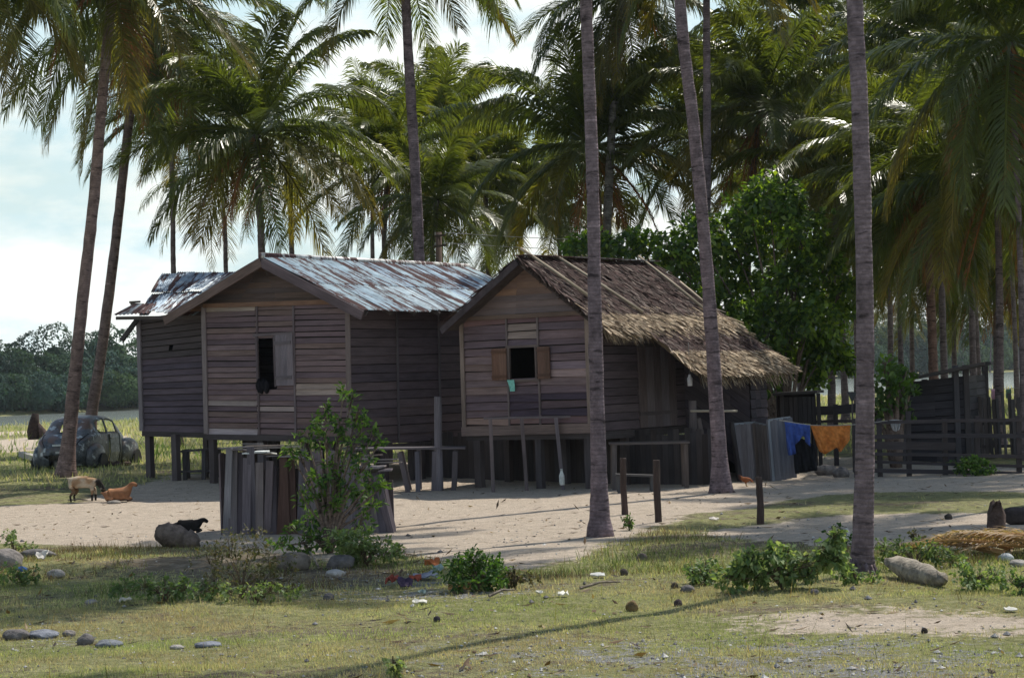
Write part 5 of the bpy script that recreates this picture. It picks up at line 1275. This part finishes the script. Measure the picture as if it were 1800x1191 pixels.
# ---------------------------------------------------------------- laundry, fences, shed
LD = 42.6
mb = MB(); mb.tube(curve([at(1370, 738, LD), at(1430, 747, LD), at(1500, 746, LD), at(1560, 739, LD + .4)], 16), .008, 4, (.3, .3, .28)); tag(mb.build('clothesline', WOOD, None, origin=at(1370, 738, LD)), 'rope line strung from the lean-to to the rail fence', 'rope')
def hang(name, label, top, bot, col, D, nx_=22, ny_=12, fold=.05, pat=0.0, cat='cloth', cut=None):
    """top and bottom edges in pixels, cloth hung between with folds"""
    top = np.array(top, float); bot = np.array(bot, float)
    ti = lambda a, t: np.array([np.interp(t, np.linspace(0, 1, len(a)), a[:, 0]), np.interp(t, np.linspace(0, 1, len(a)), a[:, 1])])
    v = []; c = []; f = []
    for i in range(ny_ + 1):
        for j in range(nx_ + 1):
            s, t = j / nx_, i / ny_
            p = ti(top, s) * (1 - t) + ti(bot, s) * t
            d = fold * (0.3 + t) * (math.sin(s * 15 + t * 3.5) + .6 * math.sin(s * 31 - t * 6)) 
            v.append(at(p[0], p[1], D) + A_(0, d, 0)); k = float(vnoise(s * 26, t * 16, 3)); c.append(A_(*col) * (1 - pat + 2 * pat * (k > .55)))
    for i in range(ny_):
        for j in range(nx_):
            if cut and cut(j / nx_, i / ny_): continue
            f.append((i * (nx_ + 1) + j, i * (nx_ + 1) + j + 1, (i + 1) * (nx_ + 1) + j + 1, (i + 1) * (nx_ + 1) + j))
    mb = MB(); mb.add(v, f, np.array(c)); o = mb.build(name, CLOTH, None, True, origin=v[0]); m_ = o.modifiers.new('t', 'SOLIDIFY'); m_.thickness = .006
    return tag(o, label, cat)
hang('sarong', 'orange patterned sarong hung over the line between the panels and the nearest palm', [(1424, 746), (1445, 748), (1470, 748), (1495, 746)], [(1440, 792), (1450, 799), (1470, 786), (1478, 795), (1493, 772)], (.5, .185, .05), LD, pat=.12)
hang('shirt', 'blue shirt hanging on the line left of the orange sarong', [(1379, 741), (1400, 744), (1424, 747)], [(1386, 800), (1398, 798), (1412, 772), (1424, 785)], (.045, .085, .3), LD - .02, cut=lambda s, t: .35 < s < .75 and t > .72)
hang('dark_cloth', 'black cloth hanging below the blue shirt', [(1394, 772), (1410, 770), (1432, 782)], [(1398, 832), (1415, 830), (1436, 826)], (.015, .016, .02), LD + .12)
hang('white_cloth', 'white pouch shaped cloth hung on the top rail of the rail fence', [(1563, 738), (1574, 737), (1585, 738)], [(1570, 756), (1575, 758), (1580, 755)], (.5, .5, .52), 43.3, fold=.03)
f = at(1497, 705, 44.6); mb = MB()
mb.add([at(1489, 688, 44.6), at(1506, 689, 44.6), at(1499, 706, 44.6), at(1497, 706, 44.7), at(1498, 688, 44.85)], [(0, 1, 2), (0, 3, 2), (0, 4, 3), (1, 4, 3), (1, 2, 3), (0, 1, 4)], (.035, .04, .045)); mb.plank(at(1498, 705, 44.65), onground(at(1500, 820, 44.65)), .03, .03, A_(0, -1, 0), (.06, .05, .05))
tag(mb.build('funnel_trap', MISC, None, origin=onground(f)), 'dark funnel shape held up on a thin stake against the bright water', 'trap')
def rails(name, label, D0, D1, lines, posts, cat='fence', h=.09, col=(.055, .048, .052)):
    f = onground(at(posts[0][0], posts[0][2], D0)); root = thing(name, f, label, cat)
    x0 = lines[0][0][0]; x1 = lines[0][1][0]; dd = lambda x: D0 + (D1 - D0) * (x - x0) / (x1 - x0)
    for a, b, hh in lines:
        mb = MB(); p, q = at(*a, dd(a[0])), at(*b, dd(b[0])); m = (p + q) / 2 + A_(0, 0, random.uniform(-.03, .03))
        mb.plank(p, m, hh, .05, A_(0, -1, 0), var(col, .2)); mb.plank(m, q, hh, .05, A_(0, -1, 0), var(col, .2)); mb.build('rail', WOOD, root)
    for x, yt, yb in posts:
        mb = MB(); p = at(x, yt, dd(x) + .06); mb.plank(onground(at(x + 2, yb, dd(x) + .06)) - ZZ * .05, p, .1, .09, A_(0, -1, 0), var(col, .2)); mb.build('post', WOOD, root)
    return root
rails('rail_fence', 'rough rail fence of grey poles in front of the dark shed', 43.2, 42.6, [((1500, 743), (1840, 737), .07), ((1500, 768), (1840, 766), .09), ((1505, 782), (1680, 784), .16), ((1500, 797), (1840, 803), .07), ((1500, 810), (1840, 820), .06), ((1500, 826), (1840, 834), .09)], [(1504, 735, 832), (1545, 735, 832), (1596, 722, 832), (1660, 735, 836), (1717, 730, 838), (1790, 730, 840)])
rails('rail_fence', 'low plank fence behind the orange sarong', 46.5, 46, [((1420, 722), (1512, 716), .2), ((1420, 742), (1512, 740), .06)], [(1428, 712, 800), (1468, 710, 800), (1508, 708, 800)])
root = thing('picket_fence', onground(at(1712, 800, 47)), 'upright picket fence of thin dark stakes right of the shed', 'fence')
for k, x in enumerate((1711, 1721, 1731, 1738, 1745, 1752, 1762, 1773, 1780, 1789, 1797, 1806, 1816)):
    mb = MB(); p = at(x + random.uniform(-1, 1), random.uniform(690, 704), 47 - .05 * k); mb.plank(onground(p + A_(.03, 0, 0)) - ZZ * .05, p, random.uniform(.05, .09), .05, A_(0, -1, 0), var((.075, .068, .072), .25)); mb.build('picket', WOOD, root)
for y in (745, 785):
    mb = MB(); mb.plank(at(1706, y, 47.06), at(1825, y - 3, 46.4), .07, .04, A_(0, -1, 0), (.07, .062, .065)); mb.build('rail', WOOD, root)
for (xa_, xb_, y0, y1, cc, lab) in ((1716, 1726, 682, 697, (.6, .6, .55), 'small white cloth drying by the river, leftmost of the far laundry'), (1742, 1754, 684, 702, (.5, .3, .42), 'small pink cloth drying by the river, middle of the far laundry'), (1768, 1778, 684, 700, (.12, .2, .16), 'small green cloth drying by the river, rightmost of the far laundry')):
    hang('far_laundry', lab, [(xa_, y0), (xb_, y0 - 1)], [(xa_ + 1, y1), (xb_ - 1, y1 - 2)], cc, 70, 8, 5, .04)
mb = MB(); mb.tube([at(1700, 681, 70), at(1745, 684, 70.05), at(1800, 681, 70)], .01, 4, (.2, .2, .2))
for x in (1700, 1800): mb.plank(onground(at(x, 700, 70)) - ZZ * .05, at(x, 679, 70), .06, .06, A_(0, -1, 0), (.08, .07, .07))
tag(mb.build('drying_line', WOOD, None, origin=onground(at(1700, 700, 70))), 'far drying line on two stakes near the river at the right', 'rope')
# shed
S0, S1 = onground(at(1592, 800, 46.6)), onground(at(1703, 800, 46.0)); S2 = onground(at(1737, 800, 47.9)); S3 = S2 + (S0 - S1)
shed = thing('shed', S0, 'dark lopsided plank shed with a sloping slab roof by the river', 'shed')
z = lambda py, px, D: at(px, py, D)[2]
zl, zr_ = z(672, 1600, 46.6), z(660, 1700, 46); T_ = lambda p, zz: A_(p[0], p[1], zz)
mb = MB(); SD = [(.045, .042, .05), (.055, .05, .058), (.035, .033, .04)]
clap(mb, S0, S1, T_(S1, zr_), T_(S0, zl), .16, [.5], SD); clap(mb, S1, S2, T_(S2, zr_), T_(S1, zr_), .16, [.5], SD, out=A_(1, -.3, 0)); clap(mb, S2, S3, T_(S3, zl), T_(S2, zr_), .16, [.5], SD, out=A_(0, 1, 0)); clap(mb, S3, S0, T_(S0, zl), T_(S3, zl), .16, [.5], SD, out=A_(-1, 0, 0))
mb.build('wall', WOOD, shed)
ra, rb_ = at(1597, 666, 46.2), at(1737, 638, 45.6); bk = nrm(A_(rb_[0], rb_[1], 0)) * 1.9
mb = MB()
for k in range(7): mb.plank(ra + bk * k / 6, rb_ + bk * k / 6 + U_ * random.uniform(-.1, .1), .36, .07, ZZ, var((.06, .055, .055), .2))
mb.build('roof', WOOD, shed)
for p, x in ((S1, 0), (S2, 0), (S1 - (S1 - S0) * .16, 0), (S0, 1), (S3, 1)):
    mb = MB(); mb.plank(p - ZZ * .05, T_(p, (zr_ + .24) if not x else zl + .05) - A_(0, .02, 0), .12, .1, A_(0, -1, 0), var((.06, .055, .06), .2)); mb.build('post', WOOD, shed)
# dark cage left of it
c0, c1 = at(1376, 745, 46), at(1440, 742, 45.7); cage = thing('wooden_cage', onground(c0), 'dark raised wooden cage under the leafy tree beside the lean-to', 'cage')
mb = MB()
for k in range(9):
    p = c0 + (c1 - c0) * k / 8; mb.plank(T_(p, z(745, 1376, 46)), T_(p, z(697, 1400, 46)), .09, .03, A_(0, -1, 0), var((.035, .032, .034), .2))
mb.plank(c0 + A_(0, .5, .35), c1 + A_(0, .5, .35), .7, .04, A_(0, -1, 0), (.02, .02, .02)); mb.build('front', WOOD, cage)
mb = MB(); mb.plank(T_(c0, z(692, 1376, 46)) + A_(-.08, .3, 0), T_(c1, z(688, 1440, 46)) + A_(.1, .3, 0), 1.0, .06, ZZ, (.05, .045, .045)); mb.build('roof', WOOD, cage)
for p in (c0, c1, c0 + A_(0, .7, 0), c1 + A_(0, .7, 0)):
    mb = MB(); mb.plank(onground(p) - ZZ * .05, T_(p, z(692, 1400, 46)), .08, .08, A_(0, -1, 0), (.045, .04, .042)); mb.build('leg', WOOD, cage)
# utility pole
f = onground(at(772, 700, 66)); up_ = thing('utility_pole', f, 'brown utility pole with short crossarms behind the iron roof', 'pole')
mb = MB(); mb.tube([f, at(771, 408, 66)], [.13, .1], 8, (.1, .07, .06)); mb.build('mast', WOOD, up_, True)
for y in (414, 432):
    mb = MB(); mb.plank(at(763, y + 1, 65.85), at(784, y - 1, 65.85), .06, .06, A_(0, -1, 0), (.09, .07, .06)); arm = mb.build('crossarm', WOOD, up_)
    for x in (765, 782):
        mb = MB(); mb.tube([at(x, y - 1, 65.85), at(x, y - 6, 65.85)], [.03, .02], 6, (.3, .3, .28)); mb.build('insulator', MISC, arm)
    mb = MB(); mb.tube(curve([at(782, y - 5, 65.85), at(1000, y + 6, 62), at(1240, y + 2, 58)], 20), .009, 4, (.3, .3, .3)); mb.build('wire', MISC, up_)

# ---------------------------------------------------------------- stumps, logs, stones, litter
f = gp(1748, 955); t = at(1751, 880, f[1]); mb = MB(); mb.tube([f - ZZ * .08, f + ZZ * .05, f + (t - f) * .35, f + (t - f) * .7, t - ZZ * .03, t], np.array([.19, .165, .125, .1, .075, .04]), 12, (.075, .055, .05), jit=.014)
tag(mb.build('palm_stump', LOGM, None, True, origin=f), 'dark tapering palm stump at the right edge of the sand', 'stump')
f = gp(1772, 922); e = at(1860, 905, f[1] + .4); mb = MB(); mb.tube(curve([f + ZZ * .12, (f + e) / 2 + ZZ * .06, e], 9), np.linspace(.12, .15, 9), 10, (.06, .05, .05), jit=.012); tag(mb.build('log', LOGM, None, True, origin=f), 'dark fallen trunk lying behind the palm stump', 'log')
a, b = gp(1562, 1012) + ZZ * .17, gp(1662, 1034) + ZZ * .09; mb = MB(); c = curve([a, a + (b - a) * .35 - ZZ * .02, a + (b - a) * .7 - ZZ * .02, b], 12); mb.tube(c, np.array([.04, .075, .095, .11, .12, .125, .125, .12, .11, .09, .07, .03]), 12, (.26, .23, .19), jit=.012); tag(mb.build('log', LOGM, None, True, origin=a), 'pale weathered log lying right of the nearest palm foot', 'log')
f = gp(58, 772); t = at(62, 727, f[1]); mb = MB(); mb.tube([f - ZZ * .1, f + (t - f) * .3, f + (t - f) * .7, t], [.27, .25, .23, .17], 12, (.04, .03, .028), jit=.03); mb.tube([f + A_(.55, 0, -.05), f + A_(.45, 0, .3), f + A_(.2, 0, .8)], [.3, .24, .08], 9, (.07, .05, .045), jit=.03); tag(mb.build('palm_stump', LOGM, None, True, origin=f), 'broken dark palm stump in the far grass left of the car wreck', 'stump')
f = gp(1740, 985); mb = MB()
rng = np.random.default_rng(9)
for k in range(9):
    o_ = gp(1700 + 17 * k + random.uniform(-15, 15), 985 - 6 * (k % 4)) + ZZ * (.05 + .035 * (k % 5))
    frond(mb, math.pi + random.uniform(-.6, .5), random.uniform(.1, .3), 1.2, .6, (0, 0, 0), (A_(.17, .12, .08) * random.uniform(.6, 1.3), A_(.34, .27, .19) * random.uniform(.6, 1.2)), 34, .34, .35, .03, tuple(o_ + A_(.5, .1, 0)))
tag(mb.build('dry_frond_pile', DRY, None, origin=f), 'heap of dry brown palm fronds in front of the palm stump', 'palm fronds')
def stone(px, py, w, h, col, label, group=None, seed=1, name='stone', mat=None, amp=.3, cat='stone'):
    f = gp(px, py); s = f[1] / FOC; mb = MB(); blob(mb, f + ZZ * h * s * .35, (w * s / 2, w * s * .4, h * s * .65), col, seed, 3, amp, None)
    return tag(mb.build(name, mat or ROCK, None, True, origin=f), label, cat, group)
G1, G2, G3 = (.2, .18, .17), (.13, .12, .12), (.3, .28, .26)
for i, (x, y, w_, h_, c_, lab) in enumerate(((8, 998, 66, 34, G1, 'large grey boulder cut by the left edge'), (66, 978, 60, 14, G2, 'flat dark stone on the sand border near the left edge'), (98, 1014, 30, 14, G3, 'pale stone in the grass below the flat dark stone'),
        (515, 1000, 66, 32, (.15, .13, .11), 'rounded grey boulder between the twiggy shrub and the coop shrub'), (600, 998, 50, 26, G2, 'dark boulder behind the pale rubble left of the rubbish heap'), (588, 1012, 34, 12, (.4, .38, .36), 'pale rubble stone left of the rubbish heap'), (578, 1054, 20, 12, G2, 'small dark stone in the grass below the rubble'),
        (28, 1122, 50, 18, G2, 'dark flat stone at the lower left edge'), (75, 1120, 60, 14, (.17, .18, .21), 'bluish stone right of the dark flat stone at the lower left'), (122, 1118, 24, 12, G1, 'small brown stone in the middle of the lower left stones'), (150, 1132, 30, 18, G2, 'dark pointed stone right of the small brown one'),
        (190, 1136, 46, 12, (.15, .16, .18), 'long low grey stone at the right end of the lower left stones'), (365, 1136, 52, 10, (.16, .17, .2), 'bluish flat stone alone in the lower grass'), (310, 1140, 24, 8, G3, 'small pale stone left of the bluish flat stone'),
        (1208, 1040, 26, 12, G2, 'dark stone at the left end of the weed bank'), (1432, 1044, 16, 10, G2, 'small dark stone below the weed bank'), (1768, 985, 26, 14, (.42, .44, .45), 'pale stone beside the dry frond heap'), (1790, 995, 30, 12, G3, 'grey stone at the right edge below the dry fronds'),
        (1488, 945, 12, 16, (.55, .54, .52), 'small white stone behind the nearest palm trunk'), (160, 1060, 22, 8, G3, 'flat pale stone left of the flat dark weeds'), (200, 862, 24, 6, (.2, .18, .16), 'low stone by the house shadow at left'), (1450, 826, 36, 18, G1, 'grey rubble lump under the orange sarong, left one'), (1478, 824, 30, 18, (.16, .15, .15), 'grey rubble lump under the orange sarong, right one'), (1668, 912, 14, 10, (.05, .045, .04), 'dark lump on the pale sand left of the stump'))):
    stone(x, y, w_, h_, c_, lab, None, i + 1)
for i, (x, y, r, c_, lab) in enumerate(((1128, 986, 19, (.13, .11, .1), 'grey fallen coconut in the shaded grass right of the centre palm'), (1111, 1073, 22, (.17, .12, .06), 'brown fallen coconut in the sunny grass, nearest to the viewer'), (1186, 1033, 13, (.1, .08, .06), 'dark coconut husk near the end of the weed bank'), (1192, 1064, 15, (.08, .06, .06), 'dark husk lying right of the brown coconut'), (1097, 1010, 15, (.09, .075, .065), 'dark flattened husk below the grey coconut'), (768, 1092, 13, (.05, .045, .05), 'small dark husk in the brown grass'), (1625, 1112, 12, (.05, .04, .035), 'dark husk on the bare patch at lower right'))):
    stone(x, y, r, r * .8, c_, lab, 'fallen coconuts and husks', i + 40, 'coconut', LOGM, .14, 'coconut')
def scrap(x, y, w_, h_, c_, lab, seed, cat='litter', name='scrap'):
    f = gp(x, y); s = f[1] / FOC; R = random.Random(seed); mb = MB(); n = 5; a0 = R.uniform(-.5, .5)
    v = []; 
    for i in range(n):
        for j in range(n):
            v.append(f + A_((i / (n - 1) - .5) * w_ * s, (j / (n - 1) - .5) * w_ * s * .8 + a0 * .03 * i, .015 + h_ * s * (.35 + R.uniform(-.3, .4) + .3 * j / n)))
    mb.add(v, [(i * n + j, i * n + j + 1, (i + 1) * n + j + 1, (i + 1) * n + j) for i in range(n - 1) for j in range(n - 1)], c_)
    o = mb.build(name, CLOTH, None, False, origin=f); m_ = o.modifiers.new('t', 'SOLIDIFY'); m_.thickness = .012
    return tag(o, lab, cat, 'litter in the foreground')
for i, a in enumerate(((948, 1046, 12, 7, (.7, .66, .58), 'small cream cup lying in the grass, left of a white one'), (990, 1050, 18, 8, (.72, .7, .62), 'white scrap lying in the grass right of the cream cup'), (738, 1062, 26, 6, (.6, .58, .52), 'white paper scrap in front of the rubbish heap'),
        (690, 1030, 22, 20, (.28, .07, .05), 'red crumpled scrap at the left of the rubbish heap'), (712, 1034, 26, 18, (.04, .03, .06), 'dark purple crumpled rag in the rubbish heap'), (730, 1028, 20, 18, (.3, .08, .05), 'red crumpled scrap at the right of the rubbish heap'), (748, 1018, 44, 12, (.16, .18, .23), 'blue grey sheet lying on top of the rubbish heap'), (760, 998, 26, 18, (.45, .15, .06), 'orange withered leaf bundle above the rubbish heap'),
        (770, 1008, 18, 16, (.3, .38, .36), 'pale greenish rag right of the blue grey sheet'), (808, 1040, 40, 12, (.38, .22, .09), 'tan dry leaf bundle in front of the dark bushy clump'), (648, 992, 24, 14, (.4, .25, .18), 'pale brown husk scrap left of the rubbish heap'), (742, 1046, 14, 8, (.2, .26, .25), 'greenish scrap at the front of the rubbish heap'), (75, 986, 22, 18, (.55, .52, .48), 'white box scrap standing by the left edge stones'), (38, 1008, 22, 12, (.06, .12, .26), 'blue scrap lying beside the left boulder'),
        (220, 1060, 18, 7, (.65, .62, .55), 'white scrap under the flat dark weeds'), (1776, 1076, 20, 6, (.62, .6, .55), 'white scrap on the lower right grass'), (1050, 1015, 26, 5, (.5, .5, .48), 'thin white strip in the shaded grass'), (1255, 916, 16, 6, (.6, .55, .5), 'pale scrap in the grass behind the weed bank'), (1698, 810, 20, 10, (.5, .35, .28), 'pinkish scrap at the foot of the rail fence'))):
    scrap(*a, seed=i + 1)
mb = MB(); a, b = gp(912, 1002), gp(760, 985)
for k, (x0, y0, x1, y1) in enumerate(((1020, 1038, 1090, 1030), (860, 1052, 905, 1044), (120, 880, 160, 884), (560, 1000, 540, 970))):
    p, q = gp(x0, y0) + ZZ * .03, gp(x1, y1) + ZZ * .05; m2 = MB(); m2.tube([p, (p + q) / 2 + ZZ * .03, q], [.018, .015, .008], 5, (.2, .17, .14)); tag(m2.build('stick', LOGM, None, origin=p), ['thin grey stick lying in the shaded grass below the coconut', 'thin stick left of the cream cup', 'thin stick on the sand left of the goats', 'bare stick leaning by the rounded boulder'][k], 'stick')

# ---------------------------------------------------------------- grass and gravel (nobody could count them)
rng = np.random.default_rng(5)
def scatter(n, x0, x1, y0, y1):
    y = rng.uniform(y0, y1, n); x = rng.uniform(-1, 1, n) * y * .29; return x, y
def blades(n, y0, y1, h, wd, cols, keep, clump=1.0):
    x, y = scatter(n, -1, 1, y0, y1); k = keep(x, y) > rng.random(n); x, y = x[k], y[k]; n = len(x)
    z_ = g(x, y); hh = rng.uniform(h[0], h[1], n) * (.5 + clump * vnoise(x * 1.7, y * 1.7, 12))
    d = rng.normal(0, .45, (n, 3)); d[:, 2] = 1; d /= np.linalg.norm(d, axis=1)[:, None]; a = rng.uniform(0, 6.28, n); s = np.stack([np.cos(a), np.sin(a), np.zeros(n)], 1) * (wd * rng.uniform(.6, 1.3, n))[:, None] / 2
    P = np.stack([x, y, z_ - .005], 1); tip = P + d * hh[:, None]; tone = fbm(x * .5, y * .9, 33); cols = np.array(cols)
    ci = np.clip((tone * 1.9 - .45 + rng.normal(0, .22, n)) * len(cols), 0, len(cols) - 1).astype(int)
    return np.stack([P - s, P + s, tip], 1).reshape(-1, 3), np.repeat(cols[ci] * rng.uniform(.75, 1.25, (n, 1)), 3, 0), n
def grassobj(parts, label):
    mb = MB()
    for v, c_, n in parts: mb.add(v, (np.arange(n)[:, None] * 3 + np.arange(3)).tolist(), c_)
    tag(mb.build('grass', GRASS), label, 'grass', kind='stuff')
GC = [(.34, .28, .2), (.4, .36, .24), (.38, .375, .2), (.31, .34, .16), (.24, .285, .125)]
def kg(x, y):
    s, gr_, gv_ = masks(x, y); return np.clip((1 - s * 1.6) * (gr_ * 1.3 - .12) * (1 - gv_ * .75), 0, 1) * (.25 + 1.1 * vnoise(x * 2.4, y * 2.4, 17))
grassobj([blades(260000, 14.2, 22, (.015, .045), .008, GC, kg), blades(110000, 22, 31, (.02, .07), .011, GC, kg), blades(2600, 14.5, 24, (.12, .26), .007, [(.24, .18, .08), (.15, .16, .05)], lambda x, y: kg(x, y) * .5), blades(42000, 23.2, 30.5, (.05, .17), .011, [(.13, .09, .06), (.17, .13, .08), (.12, .14, .055), (.09, .13, .045)], lambda x, y: kg(x, y) * (vnoise(x * .7, y * 1.1, 91) > .5)), blades(9000, 31, 44, (.02, .06), .014, GC, lambda x, y: kg(x, y) * .6)], 'short patchy green and straw coloured grass in the foreground')
def kb(x, y): return np.clip(1 - masks(x, y)[0], 0, 1) * (.2 + vnoise(x * .5, y * .25, 40))
grassobj([blades(30000, 47, 75, (.06, .22), .035, GC[1:], kb), blades(26000, 75, 160, (.15, .45), .08, GC[1:], kb), blades(2500, 58, 90, (.3, .6), .05, [(.1, .17, .05), (.13, .2, .06)], lambda x, y: (x < -9) * vnoise(x * .6, y * .4, 6))], 'rough sunny grass on the flats behind the houses')
mb = MB(); octa = A_((1, 0, 0), (-1, 0, 0), (0, 1, 0), (0, -1, 0), (0, 0, 1), (0, 0, -1)); of = [(0, 2, 4), (2, 1, 4), (1, 3, 4), (3, 0, 4), (2, 0, 5), (1, 2, 5), (3, 1, 5), (0, 3, 5)]
x, y = scatter(26000, -1, 1, 14.3, 34); s, gr_, gv_ = masks(x, y); k = rng.random(len(x)) < np.clip(gv_ * .8 + .035 + .03 * s, 0, 1); x, y = x[k], y[k]; n = len(x)
r = rng.uniform(.004, .02, n) * np.where(rng.random(n) < .06, 2.2, 1); z_ = g(x, y)
v = (octa[None] * rng.uniform(.6, 1.3, (n, 6, 3)) * r[:, None, None] * A_(1, 1, .7)) + np.stack([x, y, z_ + r * .3], 1)[:, None, :]
cc = np.array([(.2, .2, .21), (.34, .33, .32), (.12, .115, .12), (.46, .45, .43)])[rng.integers(0, 4, n)]
mb.add(v.reshape(-1, 3), [[i * 6 + q for q in t_] for i in range(n) for t_ in of], np.repeat(cc, 6, 0)); tag(mb.build('gravel', ROCK), 'loose grey gravel strewn over the foreground', 'gravel', kind='stuff')

# dead leaves and husk fibre lying about
n = 2600; x, y = scatter(n, -1, 1, 14.3, 44); keep_ = rng.random(n) < .25 + .75 * vnoise(x * .8, y * .8, 71) ** 2; x, y = x[keep_], y[keep_]; n = len(x)
P_ = np.stack([x, y, g(x, y) + .012], 1); D_ = rng.normal(0, 1, (n, 3)); D_[:, 2] *= .15
mb = MB(); leaves(mb, P_, D_, np.tile(A_(0, 0, 1), (n, 1)) + rng.normal(0, .35, (n, 3)), rng.uniform(.04, .2, n), rng.uniform(.02, .05, n), palette(n, [(.09, .06, .04), (.16, .11, .07), (.05, .04, .035), (.26, .2, .14)]), -.1)
tag(mb.build('fallen_leaves', DRY), 'brown fallen leaves and husk fibre strewn over sand and grass', 'fallen leaves', kind='stuff')

# ---------------------------------------------------------------- sea air over the river
hz, hnt, hout = newmat('haze_air'); hz_v = N(hnt, 'ShaderNodeVolumePrincipled', Density=0.0001)
hz_v.inputs['Color'].default_value = (0.82, 0.9, 0.97, 1); hz_v.inputs['Anisotropy'].default_value = 0.2
L(hnt, hz_v.outputs[0], hout.inputs['Volume'])
mb = MB(); bx = [(x, y, z) for z in (-4.0, 32.0) for x, y in ((-1700, -30), (1700, -30), (1700, 3300), (-1700, 3300))]
HZ = True
if HZ:
    mb.add(bx, [(0, 3, 2, 1), (4, 5, 6, 7), (0, 1, 5, 4), (1, 2, 6, 5), (2, 3, 7, 6), (3, 0, 4, 7)], (1, 1, 1)); tag(mb.build('haze', hz), kind='stuff')
